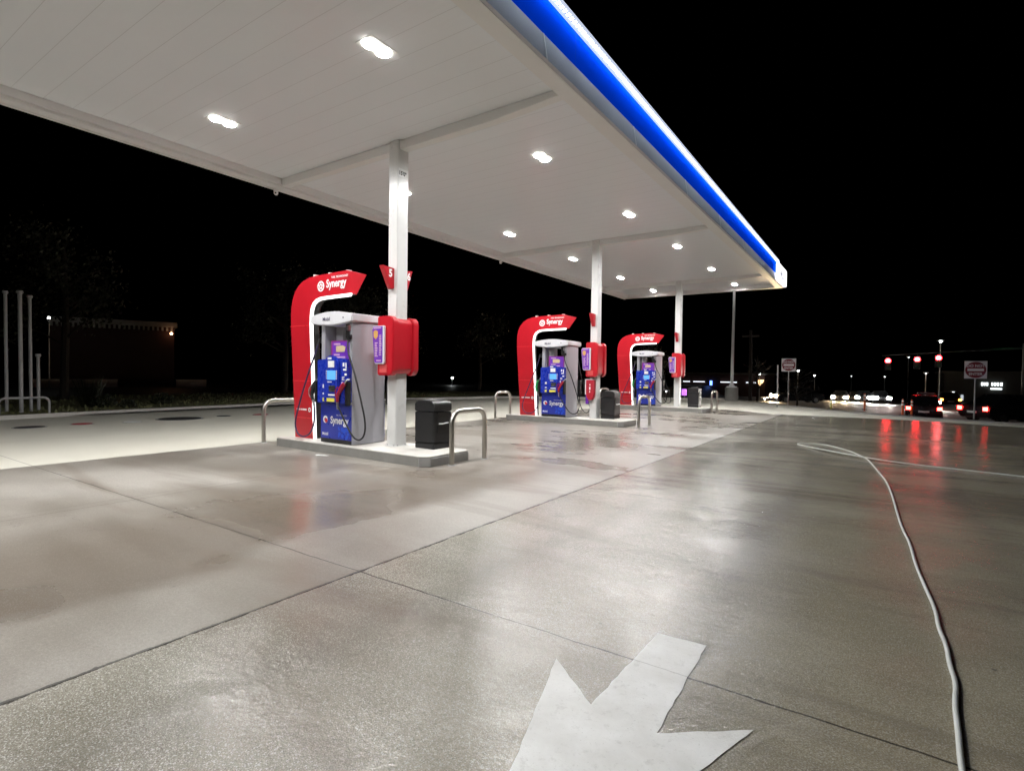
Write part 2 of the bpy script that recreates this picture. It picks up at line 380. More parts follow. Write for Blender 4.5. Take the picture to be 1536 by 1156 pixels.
# ---------------------------------------------------------------- ground
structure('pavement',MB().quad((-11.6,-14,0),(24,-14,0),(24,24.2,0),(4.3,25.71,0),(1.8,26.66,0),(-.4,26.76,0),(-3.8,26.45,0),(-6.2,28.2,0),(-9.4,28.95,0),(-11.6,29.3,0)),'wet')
edge=[(-22.3,-14),(-22.35,4.9),(-22.9,9),(-23.3,15),(-22.8,23),(-21.0,29.5),(-15.0,34.2),(-11.8,37.6),(-8.4,40.1),(-5.3,36.3),(-3.6,33.6),(-1.8,31.1),(-.5,29.7),(.83,28.85),(2.76,27.95),(4.53,27.3),(10,25.9),(24,23.9)]
inner=[(24,24.2),(4.3,25.71),(1.8,26.66),(-.4,26.76),(-3.8,26.45),(-6.2,28.2),(-9.4,28.95),(-11.6,29.3),(-11.6,-14)]
mb=MB(); bmf=[mb.bm.verts.new((*p,0)) for p in (edge[:-1]+[(24,25.0)])+inner]; f=mb.bm.faces.new(bmf); bmesh.ops.triangulate(mb.bm,faces=[f])
structure('dry_pavement',mb,'dry')
def ribbon(mb,pts,w,z0,z1):
    """kerb along pts, width w to the left of travel"""
    n=len(pts); P=[Vector((*p,0)) for p in pts]; out=[]
    for i in range(n):
        d=(P[min(i+1,n-1)]-P[max(i-1,0)]).normalized(); out.append(P[i]+Vector((-d.y,d.x,0))*w)
    for i in range(n-1):
        a,b,c,d=P[i],P[i+1],out[i+1],out[i]
        for q in ((( *a.xy,z1),(*b.xy,z1),(*c.xy,z1),(*d.xy,z1)),((*a.xy,z0),(*b.xy,z0),(*b.xy,z1),(*a.xy,z1)),((*d.xy,z0),(*d.xy,z1),(*c.xy,z1),(*c.xy,z0))): mb.quad(*q)
    return mb
structure('kerb',ribbon(MB(),edge[:9],.20,-.1,.13),'kerb')
structure('street_kerb',ribbon(MB(),edge[8:],.18,-.3,.05),'polebase')
# land around, falling away to the street
mb=MB()
XS=[-900,-300,-120,-60,-37,-30,-25,-22.5,-15,-8.4,-5.3,-1.8,.8,4.5,10,24,60,150,400,900]
def edge_y(x):
    e=[p for p in edge[5:]]
    if x<=e[0][0]: return e[0][1]
    for (x0,y0),(x1,y1) in zip(e,e[1:]):
        if x0<=x<=x1: return y0+(y1-y0)*(x-x0)/(x1-x0)
    return e[-1][1]
def prof(t): # height against distance beyond the kerb
    return -.12-.045*min(t,10)-.022*min(max(t-10,0),50)
ts=[-1,0,3,6,10,25,60,140,400,1500]
grid=[[mb.bm.verts.new((x,edge_y(max(-21,x))+.2+t,prof(max(0,t)) if x>-22.6 else (.06 if x>-80 else -.2)*1)) for t in ts] for x in XS]
for i in range(len(XS)-1):
    for k in range(len(ts)-1): mb.bm.faces.new((grid[i][k],grid[i+1][k],grid[i+1][k+1],grid[i][k+1]))
structure('street',mb,'asphalt')
mb=MB(); mb.quad((-900,-300,.04),(-22.55,-300,.04),(-22.55,28,.04),(-900,28,.04)); mb.quad((24,-300,-.05),(900,-300,-.05),(900,24,-.05),(24,24,-.05)); mb.quad((-22.5,-300,-.06),(24,-300,-.06),(24,-13.9,-.06),(-22.5,-13.9,-.06))
structure('terrain',mb,'asphalt')
mb=MB(); q=[(-22.5,-14),(-22.55,4.9),(-23.1,9),(-23.5,15),(-23.0,23),(-21.2,29.6),(-26,40),(-34,32),(-35.5,17),(-37,8),(-38,-14)]
mb.quad(*[(*p,.10) for p in q]); structure('ground',mb,'grass')
# tufts of the verge
mb=MB()
for i in range(2600):
    t=random.random(); y=random.uniform(-2,30); x=-22.9-random.random()**1.6*12-(1 if y>8 else 0); h=random.uniform(.05,.16); a=random.uniform(0,3.1); w=.05
    mb.quad((x-w*math.cos(a),y-w*math.sin(a),.1),(x+w*math.cos(a),y+w*math.sin(a),.1),(x+random.uniform(-.06,.06),y+random.uniform(-.06,.06),.1+h))
o=mb.build('grass','grassblade'); o['kind']='stuff'; tag(o,'dim olive grass tufts on the verge behind the dry concrete','grass')

# painted arrow
ar=[(-1.12,3.345),(-.825,3.36),(-.80,2.40),(-.44,2.68),(-.97,1.06),(-1.495,2.70),(-1.14,2.42)]
def paint_mat():
    m,nt,b=nodes('road_paint'); v=coord(nt); L=nt.links.new
    f=noise(nt,v,38,5,.7); g=noise(nt,v,3,5,.6)
    col=mix(nt,ramp(nt,noise(nt,v,75,6,.75),[(.30,1.0),(.40,0.0)]),(.80,.80,.77),(.46,.45,.41)); col=mix(nt,math_(nt,'MULTIPLY',ramp(nt,g,[(.35,0.0),(.75,1.0)]),.6),col,(.50,.485,.43)); col=mix(nt,math_(nt,'MULTIPLY',ramp(nt,noise(nt,v,14,7,.7),[(.56,0.0),(.72,1.0)]),.45),col,(.36,.35,.31))
    sep=N(nt,'ShaderNodeSeparateXYZ'); L(v,sep.inputs[0])
    j=math_(nt,'LESS_THAN',math_(nt,'ABSOLUTE',math_(nt,'SUBTRACT',math_(nt,'ADD',sep.outputs[1],math_(nt,'MULTIPLY',math_(nt,'SUBTRACT',noise(nt,v,3.5,4,.6),.5),.035)),2.949)),.004)
    col=mix(nt,math_(nt,'MULTIPLY',j,.45),col,(.2,.19,.16))
    L(col,b.inputs['Base Color']); b.inputs['Roughness'].default_value=.42
    bump(nt,b,math_(nt,'ADD',f,noise(nt,v,150,2)),.5,.003); return m
M['paint']=paint_mat()
mb=MB()
# slightly ragged edge
pts=[]
for i in range(len(ar)):
    a,b=Vector(ar[i]),Vector(ar[(i+1)%len(ar)]); n=max(2,int((b-a).length/.06)); d=(b-a).normalized(); nn=Vector((-d.y,d.x))
    for k in range(n): pts.append(a+(b-a)*k/n+(nn*random.uniform(-.004,.004) if k else Vector((0,0))))
f=mb.bm.faces.new([mb.bm.verts.new((*p,.004)) for p in pts]); bmesh.ops.triangulate(mb.bm,faces=[f])
o=mb.build('painted_arrow','paint'); tag(o,'large white painted traffic arrow on the wet driving lane','painted arrow')

# ---------------------------------------------------------------- canopy
X0,X1,Y0,Y1=-12.05,-3.90,-9.0,29.0
ZB,ZS=5.95,6.14
can=thing('canopy',(-7.9,7.6,0),'long white flat fuel station canopy with lit blue fascia over three pump islands','canopy')
mb=MB(); mb.box((X0+.36,Y0+.3,ZS),(X1-.36,Y1-.36,ZS+.1)); mb.build('soffit','soffit',can)
mb=MB()
for k in (-1,0,1,2):
    y=7.605+DY*k; mb.prism([(-11.68,ZB+.015),(-5.6,ZB+.015),(-4.27,ZB+.09),(-4.27,ZS-.002),(-11.68,ZS-.002)],'xz',y-.09,y+.09)
mb.build('cross_beam','white_metal',can,bevel=.006)
mb=MB(); mb.box((X0,Y0,ZB),(X0+.30,Y1,ZB+.05)); mb.box((X0-.02,Y0,ZB+.052),(X0+.05,Y1,7.0)); mb.box((X0+.30,Y0,ZB+.052),(X0+.355,Y1,ZS+.1))
mb.box((X0+.06,Y0,ZB-.03),(X0+.10,Y1,ZB-.001)); mb.build('gutter_fascia','white_metal',can,bevel=.005)
mb=MB(); mb.box((X0+.31,Y1-.30,ZB+.001),(X1-.31,Y1,ZB+.05)); mb.box((X0+.06,Y1-.05,ZB+.052),(X1-.1,Y1-.002,7.0)); mb.box((X0+.36,Y1-.355,ZB+.052),(X1-.36,Y1-.305,ZS+.1)); mb.build('end_fascia','white_metal',can,bevel=.005)
mb=MB(); mb.box((X1-.30,Y0,ZB),(X1-.02,Y1,ZB+.05)); mb.box((X1-.355,Y0,ZB+.052),(X1-.30,Y1,ZS+.1)); mb.build('fascia_ledge','white_metal',can,bevel=.004)
mb=MB(); mb.prism([(X1-.10,ZB+.004),(X1+.035,ZB+.004),(X1-.03,6.33),(X1-.10,6.33)],'xz',Y0,Y1); mb.build('fascia_band','grey_band',can)
mb=MB()
y=-.16
while y<Y1:
    if y>Y0: mb.prism([(X1+.034,ZB+.01),(X1+.041,ZB+.01),(X1-.023,6.326),(X1-.031,6.326)],'xz',y-.014,y+.014)
    y+=3.31
mb.build('panel_seam','white_metal',can)
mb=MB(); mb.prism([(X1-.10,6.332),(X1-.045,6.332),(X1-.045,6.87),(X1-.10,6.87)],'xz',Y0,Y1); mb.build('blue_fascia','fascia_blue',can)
mb=MB(); mb.quad((X1+.002,Y0,6.884),(X1+.062,Y0,6.884),(X1+.062,27.2,6.884),(X1+.002,27.2,6.884)); mb.build('led_strip','led',can)
mb=MB(); mb.box((X1-.10,Y0,6.888),(X1+.066,27.2,6.955)); mb.build('strip_cover',glow('cover_glow',(.70,.80,1),.8),can)
mb=MB(); mb.prism([(26.55+.08,5.99),(29.08-.08,5.99),(29.08,6.08),(29.08,6.63),(29.0,6.74),(26.63,6.74),(26.55,6.65),(26.55,6.07)],'yz',X1+.035,X1+.14); sg=mb.build('logo_sign','sign_lit',can)
mb=MB(); mb.text('Mobil',.62,FACE_X(X1+.144,27.0,6.15),sx=.92,bold=.012); mb.build('lettering','print_blue',sg)

# canopy lights
ys=[-3.9,.5,5.207,9.671,14.403,18.782,23.453,27.821]
def canopy_light(loc,label):
    t=thing('canopy_light',loc,label,'ceiling light','LED lights in the canopy soffit'); x,y,z=loc
    mb=MB(); mb.box((x-.16,y-.24,z-.008),(x+.16,y+.24,z-.001)); mb.build('housing','white_metal',t)
    for s in (-1,1):
        mb=MB(); yc=y+s*.114
        circ=lambda r,zz:[mb.bm.verts.new((x+r*math.cos(k*math.pi/10),yc+r*math.sin(k*math.pi/10),zz)) for k in range(20)]
        mb.bm.faces.new(circ(.096,z-.0135)[::-1]); ln=mb.build('lens','lens',t)
        mb=MB(); rg=[circ(.113,z-.0090),circ(.113,z-.031),circ(.098,z-.034),circ(.098,z-.0145)]
        for r0,r1 in zip(rg,rg[1:]):
            for k in range(20): mb.bm.faces.new((r0[k],r1[k],r1[(k+1)%20],r0[(k+1)%20]))
        mb.build('bezel','bezel',ln,smooth=True)
    return t
rows=[('right',-5.87),('left',-9.92)]
ordn=['hidden','overhead','nearest','second','third','fourth','fifth','farthest']
proto=canopy_light((-5.87,ys[2],ZS),'nearest twin LED canopy light in the row beside the blue fascia')
COLS=['the column behind the camera','the column numbered 5 and 6','the column with the low red cabinet','the column nearest the lamp pole']
for rn,x in rows:
    for i,y in enumerate(ys):
        lab=f"twin LED soffit light, {'fascia' if rn=='right' else 'gutter'} side, just {'before' if i%2==0 else 'beyond'} {COLS[i//2]}"
        if (rn,i)==('right',2): proto['label']=lab; continue
        repeat(proto,(x,y,ZS),lab)

# small dome cameras under the gutter edge
def camera_dome(loc,label):
    t=thing('security_camera',loc,label,'camera','cameras hanging from the gutter edge'); x,y,z=loc
    MB().cyl((x,y,z-.0),(x,y,z-.07),.055,.05,12).build('mount','white_metal',t,smooth=True)
    MB().sphere((x,y,z-.085),.05,1,12).build('dome','white_metal',t,smooth=True)
    MB().cyl((x+.035,y-.03,z-.095),(x+.055,y-.05,z-.10),.018,.018,10).build('lens','print_black',t)
    return t
cd=camera_dome((-11.9,7.5,5.918),'small white camera under the gutter edge at the nearest cross beam')
repeat(cd,(-11.9,16.7,5.918),'small white camera under the gutter edge at the second cross beam')

# ---------------------------------------------------------------- islands
ISL=['numbered','cabinet','far']
COL=['at the column numbered 5','at the column with red cabinet','at the column nearest the lamp pole']
def cp(o,offs,labels):
    out=[o]
    for k in (1,2):
        dx=offs[k-1]; out.append(repeat(o,(o.location.x+dx,o.location.y+DY*k,o.location.z),labels[k]))
    return out
# slab
sl=thing('pump_island',(-8.6,7.45,0),f'pale concrete island kerb {COL[0]}','pump island','raised concrete pump islands')
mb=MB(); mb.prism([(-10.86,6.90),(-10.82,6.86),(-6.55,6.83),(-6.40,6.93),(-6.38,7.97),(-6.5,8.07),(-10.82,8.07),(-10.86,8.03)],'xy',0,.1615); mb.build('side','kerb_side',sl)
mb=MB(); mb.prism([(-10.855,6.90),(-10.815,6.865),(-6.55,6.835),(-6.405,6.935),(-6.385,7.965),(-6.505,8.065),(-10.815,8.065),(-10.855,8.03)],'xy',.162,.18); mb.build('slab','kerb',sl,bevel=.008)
mb=MB(); mb.prism([(-6.56,6.823),(-6.535,6.823),(-6.385,6.92),(-6.365,6.94),(-6.365,7.96),(-6.38,7.97),(-6.393,7.95),(-6.395,6.945),(-6.545,6.84)],'xy',.012,.15); mb.build('end_guard','galv',sl)
cp(sl,(-.2,0),[None]+[f'pale concrete island kerb {COL[k]}' for k in (1,2)])

# red arch -----------------------------------------------------------------
ac=thing('pump_arch',(-10.3,7.45,.18),'','canopy arch','red curved arches over the pumps')
outer=[(-10.65,.18),(-10.72,1.2),(-10.82,2.5),(-10.83,2.85),(-10.82,3.02),(-10.78,3.2),(-10.69,3.37),(-10.56,3.5),(-10.39,3.59),(-10.17,3.645),(-9.9,3.66),(-9.4,3.675),(-8.95,3.685)]
inner_=[(-10.02,.18),(-10.08,1.2),(-10.155,2.4),(-10.165,2.65),(-10.16,2.80),(-10.145,2.93),(-10.11,3.03),(-10.05,3.11),(-9.95,3.17),(-9.83,3.20),(-9.65,3.21),(-9.3,3.215),(-8.93,3.22)]
yf,yb,ym=7.2,7.44,7.32
mb=MB(); bm=mb.bm; secs=[]
for (a,c),(d,e) in zip(outer,inner_):
    secs.append([bm.verts.new(p) for p in ((a,yf,c),(a,yb,c),(d,yb,e),(d,yf,e))])
bm.faces.new(secs[0])
for s0,s1 in zip(secs,secs[1:]):
    for k in range(4): bm.faces.new((s0[k],s1[k],s1[(k+1)%4],s0[(k+1)%4]))
T=bm.verts.new((-8.50,ym,3.57)); B_=bm.verts.new((-8.78,ym,3.215)); e=secs[-1]
bm.faces.new((e[0],T,B_,e[3])); bm.faces.new((e[1],e[2],B_,T)); bm.faces.new((e[0],e[1],T)); bm.faces.new((e[3],B_,e[2]))
body=mb.build('arch_body','red',ac,smooth=True)
mb=MB()
for z in (2.62,1.42,.62):
    def xo(z): return -10.65-.17*(z-.18)/2.3, -10.02-.13*(z-.18)/2.3
    a,b_=xo(z); mb.box((a-.003,yf-.004,z-.008),(b_-.01,yb+.004,z+.008))
mb.build('seam',mat('red_seam',(.75,.05,.06),.3),ac)
# lit strip along the inner edge
mb=MB(); bm=mb.bm; secs=[]
nrm=[]
for i,(x,z) in enumerate(inner_):
    p0=inner_[max(i-1,0)]; p1=inner_[min(i+1,len(inner_)-1)]; d=Vector((p1[0]-p0[0],p1[1]-p0[1])).normalized(); nrm.append(Vector((d.y,-d.x)))
for i,((x,z),n) in enumerate(zip(inner_,nrm)):
    zz=max(z,.185); a=(x+n.x*.001,zz+n.y*.001); b_=(x+n.x*.062,max(.185,zz+n.y*.062))
    if i==len(inner_)-1: a=(-8.83,a[1]); b_=(-8.86,b_[1])
    secs.append([bm.verts.new(p) for p in ((a[0],yf+.004,a[1]),(a[0],yf+.05,a[1]),(b_[0],yf+.05,b_[1]),(b_[0],yf+.004,b_[1]))])
bm.faces.new(secs[0]); bm.faces.new(secs[-1][::-1])
for s0,s1 in zip(secs,secs[1:]):
    for k in range(4): bm.faces.new((s0[k],s1[k],s1[(k+1)%4],s0[(k+1)%4]))
mb.build('light_strip','strip',ac,smooth=True)
mb=MB()
for (x,z),(x2,z2),n,n2 in zip(inner_,inner_[1:],nrm,nrm[1:]): mb.quad((x+n.x*.004,yf+.052,max(.183,z+n.y*.004)),(x+n.x*.004,yb-.004,max(.183,z+n.y*.004)),(x2+n2.x*.004,yb-.004,z2+n2.y*.004),(x2+n2.x*.004,yf+.052,z2+n2.y*.004))
mb.build('inner_lining','print_black',ac,smooth=True)
mb=MB(); mb.text('Synergy',.235,FACE_Y(-9.60,yf-.004,3.385),bold=.006,sx=.86); mb.text('FUEL TECHNOLOGY',.058,FACE_Y(-9.43,yf-.004,3.565),bold=.002,sx=.98); mb.build('lettering','print_white',ac)
mb=MB(); c=(-9.78,yf-.004,3.425); mb.ring(c,.082,.112); mb.ring(c,.028,.052,16)
for k in range(5):
    a=k*2*math.pi/5+.3; mb.disc((c[0]+.068*math.cos(a),c[1],c[2]+.068*math.sin(a)),.013,n=8)
mb.build('emblem','print_white',ac)
mb=MB(); z=.80
for a,b_ in ((-10.60,-10.49),(-10.46,-10.42),(-10.40,-10.25)): mb.box((a,yf-.005,z-.018),(b_,yf-.001,z+.018))
mb.ring((-10.14,yf-.004,z),.022,.05,16); mb.build('leg_print','print_white',ac)
mb=MB()
for a in (-10.05,-9.55,-8.98): mb.box((a-.03,7.23,3.655),(a+.03,7.33,3.70))
mb.build('clip','white_metal',ac)
ac['label']=f'red arch with lit white edge {COL[0]}'
arches=cp(ac,(0,0),[None]+[f'red arch with lit white edge {COL[k]}' for k in (1,2)])

# dispenser ------------------------------------------------------------------
dp=thing('fuel_dispenser',(-9.0,7.45,.18),'','fuel dispenser','fuel dispensers on the islands')
XL,XR,YF,YB=-9.53,-8.56,7.02,7.90
def bulge(y0,y1,n=8):
    return [(y0+(y1-y0)*i/n, math.sin(math.pi*i/n)) for i in range(n+1)]
# side towers (tapered bulging end panels)
for s,xi,xo in ((-1,XL+.13,XL),(1,XR-.085,XR)):
    mb=MB(); prof_=[(xi,YF+.01),(xo+s*-.012,YF+.01)]+[(xo,YF+.04),(xo+s*.03,YF+.20),(xo+s*.045,YF+.36),(xo+s*.045,YB-.36),(xo+s*.03,YB-.20),(xo,YB-.04),(xo+s*-.012,YB-.01)]+[(xi,YB-.01)]
    mb.prism(prof_,'xy',.19,2.60); mb.build('side_panel','grey',dp,bevel=.008)
mb=MB(); mb.prism([(XL+.132,7.30),(XL+.30,7.34),(XL+.30,7.58),(XL+.132,7.62)],'xy',1.86,2.59); mb.prism([(XR-.087,7.30),(XR-.21,7.36),(XR-.21,7.56),(XR-.087,7.62)],'xy',1.86,2.59); mb.build('inner_panel','grey_dark',dp)
# header: lens-shaped cap
mb=MB(); top=[];bot=[]
n=12
for i in range(n+1):
    t=i/n; x=-9.80+t*1.32; k=math.sin(math.pi*(t*.92+.04))
    top.append((x,2.755+.085*k)); bot.append((x,2.63-.075*k))
mb.prism(top+bot[::-1],'xz',6.95,7.95); hd=mb.build('header','white',dp,bevel=.02,smooth=True)
mb=MB(); mb.text('Mobil',.105,FACE_Y(-9.38,6.946,2.655),bold=.002); hl=mb.build('lettering','print_dark',hd)
mb=MB(); mb.cyl((-8.74,6.944,2.70),(-8.74,6.955,2.70),.016,n=10); mb.build('lock','print_dark',hd)
# base panel with print
mb=MB(); mb.box((XL+.014,YF,.27),(XR-.012,YF+.05,.985)); mb.box((XL+.014,YB-.05,.27),(XR-.012,YB,.985)); bp=mb.build('base_panel','blue',dp,bevel=.006)
mb=MB(); mb.box((XL+.014,YF+.005,.19),(XR-.012,YB-.005,.268)); mb.build('plinth','print_black',dp)
mb=MB(); mb.box((XL+.132,YF+.06,.27),(XR-.088,YB-.06,1.86)); mb.build('cabinet','grey_dark',dp)
mb=MB(); mb.text('Synergy',.205,FACE_Y(-9.20,YF-.004,.585),bold=.005,sx=.86); mb.text('FUEL TECHNOLOGY',.040,FACE_Y(-9.02,YF-.004,.745),sx=.9); mb.text('Mobil',.085,FACE_Y(-9.46,YF-.004,.335),bold=.002); mb.build('lettering','print_white',bp)
mb=MB(); mb.ring((-9.36,YF-.003,.655),.035,.075,18); mb.build('emblem','print_white',bp)
mb=MB(); mb.disc((-9.335,YF-.0045,.635),.045,n=14); mb.build('emblem_mark','print_red',bp)
mb=MB()
for i in range(26):
    mb.disc((random.uniform(-8.95,-8.6),YF-.002-.00005*i,random.uniform(.30,.52)),random.uniform(.012,.045),n=10)
mb.build('droplet_print',mat('droplet_print',(.012,.07,.55),.3),bp)
# control panel
cy=6.90
mb=MB(); mb.prism([(-9.52,.99),(-8.60,.99),(-8.575,1.04),(-8.575,1.87),(-8.80,1.90),(-9.52,1.87)],'xz',cy+.03,YF+.058); ct=mb.build('control_panel','blue_raised',dp,bevel=.015)
mb=MB(); ra=[(-9.24,1.02),(-8.80,1.02),(-8.79,1.30),(-8.80,1.84),(-8.87,1.93),(-9.0,1.955),(-9.12,1.945),(-9.20,1.88),(-9.24,1.6)]
mb.prism(ra,'xz',cy-.03,cy+.029); mb.build('face','blue_raised',ct,bevel=.02)
fy=cy-.033
mb=MB(); mb.box((-9.11,fy-.006,1.47),(-8.855,fy,1.655)); mb.build('screen','screen',ct,bevel=.003)
mb=MB(); mb.box((-9.085,fy-.006,1.715),(-8.895,fy,1.845)); mb.box((-9.10,fy-.004,1.875),(-8.98,fy,1.915))
mb.box((-9.10,fy-.004,1.415),(-8.97,fy,1.435)); mb.box((-9.08,fy-.004,1.155),(-8.87,fy,1.185)); mb.box((-9.235,cy+.024,1.155),(-9.24+.001,cy+.028,1.156))
mb.build('sticker','print_white',ct)
mb=MB()
for z in (1.49,1.53,1.57,1.61,1.64):
    mb.box((-9.15,fy-.003,z),(-9.125,fy,z+.014)); mb.box((-8.845,fy-.003,z-.005),(-8.81,fy,z+.014))
mb.build('button','print_white',ct)
mb=MB(); mb.box((-9.055,fy-.012,1.235),(-8.865,fy,1.355)); kp=mb.build('keypad','silver',ct,bevel=.004)
mb=MB()
for i in range(4):
    for k in range(3): mb.box((-9.045+i*.046,fy-.018,1.247+k*.035),(-9.015+i*.046,fy-.0125,1.270+k*.035))
mb.build('key','print_black',kp)
cz=cy+.026
mb=MB(); mb.box((-9.33,cz-.004,1.30),(-9.26,cz+.003,1.375)); mb.box((-9.33,cz-.004,1.165),(-9.255,cz+.003,1.205)); mb.build('small_label','print_white',ct)
mb=MB(); mb.box((-9.33,cz-.004,1.03),(-9.26,cz+.003,1.105)); mb.box((-9.12,fy-.006,1.035),(-8.88,fy,1.105)); mb.build('yellow_sticker','yellow',ct)
mb=MB()
def strokes(mb,x,z,w,h):  # small illegible printed strokes
    for i in range(3): mb.box((x,cz-.003,z-i*h*.42),(x+w*random.uniform(.6,1),cz+.003,z-i*h*.42+h*.2))
mb.box((-8.71,cz-.003,1.735),(-8.665,cz+.003,1.81)); mb.box((-8.63,cz-.003,1.70),(-8.60,cz+.003,1.81)); mb.box((-8.70,cz-.003,1.655),(-8.60,cz+.003,1.69)); mb.box((-8.655,cz-.003,1.56),(-8.59,cz+.003,1.60)); strokes(mb,-8.735,1.52,.10,.06); mb.box((-8.745,cz-.003,1.36),(-8.72,cz+.003,1.43))
mb.build('price_label','print_white',ct)
# topper poster
mb=MB(); mb.box((-9.30,7.10,1.875),(-8.66,7.13,2.26)); tp=mb.build('topper_poster','plum',dp,bevel=.003)
mb=MB(); mb.box((-9.245,7.094,1.89),(-8.72,7.0985,2.235)); mb.build('purple_print','purple',tp)
mb=MB()
for z,a,b_ in ((2.19,-9.20,-9.0),(1.975,-9.2,-9.02),(1.925,-9.15,-8.85)): mb.box((a,7.089,z-.016),(b_,7.093,z+.016))
mb.build('text_line','pink',tp)
mb=MB(); mb.prism([(-9.13,2.03),(-8.87,2.03),(-8.84,2.13),(-8.92,2.16),(-9.13,2.15)],'xz',7.088,7.092); mb.build('picture','tan',tp)
# hose boots and swivels
mb=MB(); mb.box((-8.80,7.06,2.30),(-8.66,7.2,2.585)); mb.box((-8.70,7.0,2.27),(-8.57,7.1,2.36)); mb.cyl((-8.62,6.98,2.33),(-8.62,6.98,2.20),.026,n=10); mb.box((-9.68,7.1,2.22),(-9.56,7.25,2.36)); mb.cyl((-9.63,7.06,2.30),(-9.63,7.02,2.18),.026,n=10); mb.build('hose_swivel','black',dp,bevel=.006)
mb=MB(); mb.box((-8.67,6.97,2.44),(-8.60,7.05,2.54)); mb.build('swivel_clip','silver',dp,bevel=.006)
mb=MB(); mb.box((-8.625,6.90,.965),(-8.545,7.0,1.44)); mb.box((-9.62,6.93,1.0),(-9.545,7.12,1.44)); mb.build('nozzle_boot','black',dp,bevel=.012)
def nozzle(pts,grip,ang):
    mb=MB(); mb.tube(pts,[.045,.05,.042,.035,.03],10,2); nz=mb.build('nozzle',grip,dp,smooth=True)
    a=Vector(pts[0]); mb=MB(); mb.tube([a+Vector((0,0,.0)),a+Vector((ang*.05,.0,.07)),a+Vector((ang*.09,.05,.085))],.018,8,1); mb.build('spout','silver',nz,smooth=True)
    b=Vector(pts[2]); mb=MB(); mb.tube([b+Vector((-ang*.03,0,.12)),b+Vector((-ang*.10,-.01,.05)),b+Vector((-ang*.09,-.01,-.10)),b+Vector((-ang*.0,0,-.14))],.012,8,1); mb.build('lever','silver' if grip!='maroon' else 'maroon',nz,smooth=True)
    e=Vector(pts[-1]); d=(e-Vector(pts[-2])).normalized(); mb=MB(); mb.cyl(e,e+d*.15,.026,.020,10); mb.build('hose_coupling','silver',nz,smooth=True)
    return nz
nz1=nozzle([(-8.585,6.87,1.40),(-8.64,6.85,1.33),(-8.70,6.83,1.22),(-8.735,6.82,1.12),(-8.73,6.82,1.04)],'maroon',1)
nz2=nozzle([(-9.60,6.97,1.42),(-9.655,6.95,1.34),(-9.68,6.93,1.22),(-9.67,6.92,1.12),(-9.64,6.92,1.04)],'black',1)
mb=MB(); mb.tube([(-8.62,6.97,2.24),(-8.53,6.90,2.0),(-8.30,6.88,1.6),(-8.12,6.88,1.1),(-7.98,6.88,.68),(-8.01,6.88,.42),(-8.16,6.88,.32),(-8.34,6.88,.37),(-8.54,6.87,.62),(-8.66,6.84,.85),(-8.71,6.83,.94)],.017,10,2); mb.build('hose','rubber',dp,smooth=True)
mb=MB(); mb.tube([(-9.63,7.04,2.22),(-9.68,6.98,1.95),(-9.82,6.93,1.59),(-10.10,6.92,.95),(-10.26,6.92,.55),(-10.18,6.92,.31),(-9.97,6.92,.25),(-9.73,6.92,.33),(-9.60,6.92,.55),(-9.58,6.92,.75),(-9.60,6.92,.92)],.017,10,2); mb.build('hose','hose_blue',dp,smooth=True)
# back hose, seen beyond the cabinet
mb=MB(); mb.tube([(-8.60,7.93,2.2),(-8.45,8.0,1.4),(-8.2,8.02,.7),(-8.12,8.02,.4),(-8.3,8.0,.28),(-8.5,7.98,.5),(-8.55,7.97,.95)],.017,8,2); mb.build('hose','rubber',dp,smooth=True)
mb=MB(); mb.box((-8.57,7.92,.95),(-8.49,8.05,1.45)); mb.build('nozzle_boot','black',dp,bevel=.012)
dp['label']=f'grey and blue fuel dispenser with black left nozzle {COL[0]}'
dps=cp(dp,(-.14,-.2),[None,f'grey and blue fuel dispenser {COL[1]}',f'grey and blue fuel dispenser {COL[2]}'])
for d in dps[1:]:
    for ch in d.children:
        if ch.name.startswith('nozzle') and not ch.name.startswith('nozzle_boot') and ch.data.materials[0]==M['black']:
            ch.data=ch.data.copy(); ch.data.materials[0]=M['green']

# column ---------------------------------------------------------------------
cxl,cxr,cyf,cyb=-8.04,-7.785,7.465,7.750
co=thing('canopy_column',(-7.91,7.61,.18),'','column','white steel canopy columns')
mb=MB(); mb.box((cxl,cyf,.18),(cxr,cyb,6.138)); sh=mb.build('shaft','column_white',co,bevel=.012)
mb=MB(); mb.box((cxl-.02,cyf-.02,.18),(cxr+.02,cyb+.02,.195)); mb.build('base_plate','white_metal',co,bevel=.003)
for bx,by in ((cxl+.04,cyf-.012),(cxr-.04,cyf-.012),(cxr+.012,cyf+.04),(cxr+.012,cyb-.04)): MB().cyl((bx,by,.1955),(bx,by,.215),.011,.009,6).build('anchor_bolt','galv',co)
ccl=cp(co,(0,0),['','','']) 
ccl[0]['label']='white square column carrying red pump number signs 5 and 6'
ccl[1]['label']='white square column with a narrow red cabinet low on it'
ccl[2]['label']='white square canopy column closest to the grey based lamp pole'
mb=MB(); mb.box((cxr+.001,cyf+.012,5.44),(cxr+.003,cyb-.012,5.60)); lb=mb.build('height_label','print_white',co)
mb=MB(); mb.text("15'0\"",.105,FACE_X(cxr+.0055,7.48,5.475),bold=.004,sx=.95); mb.build('lettering','print_black',lb)

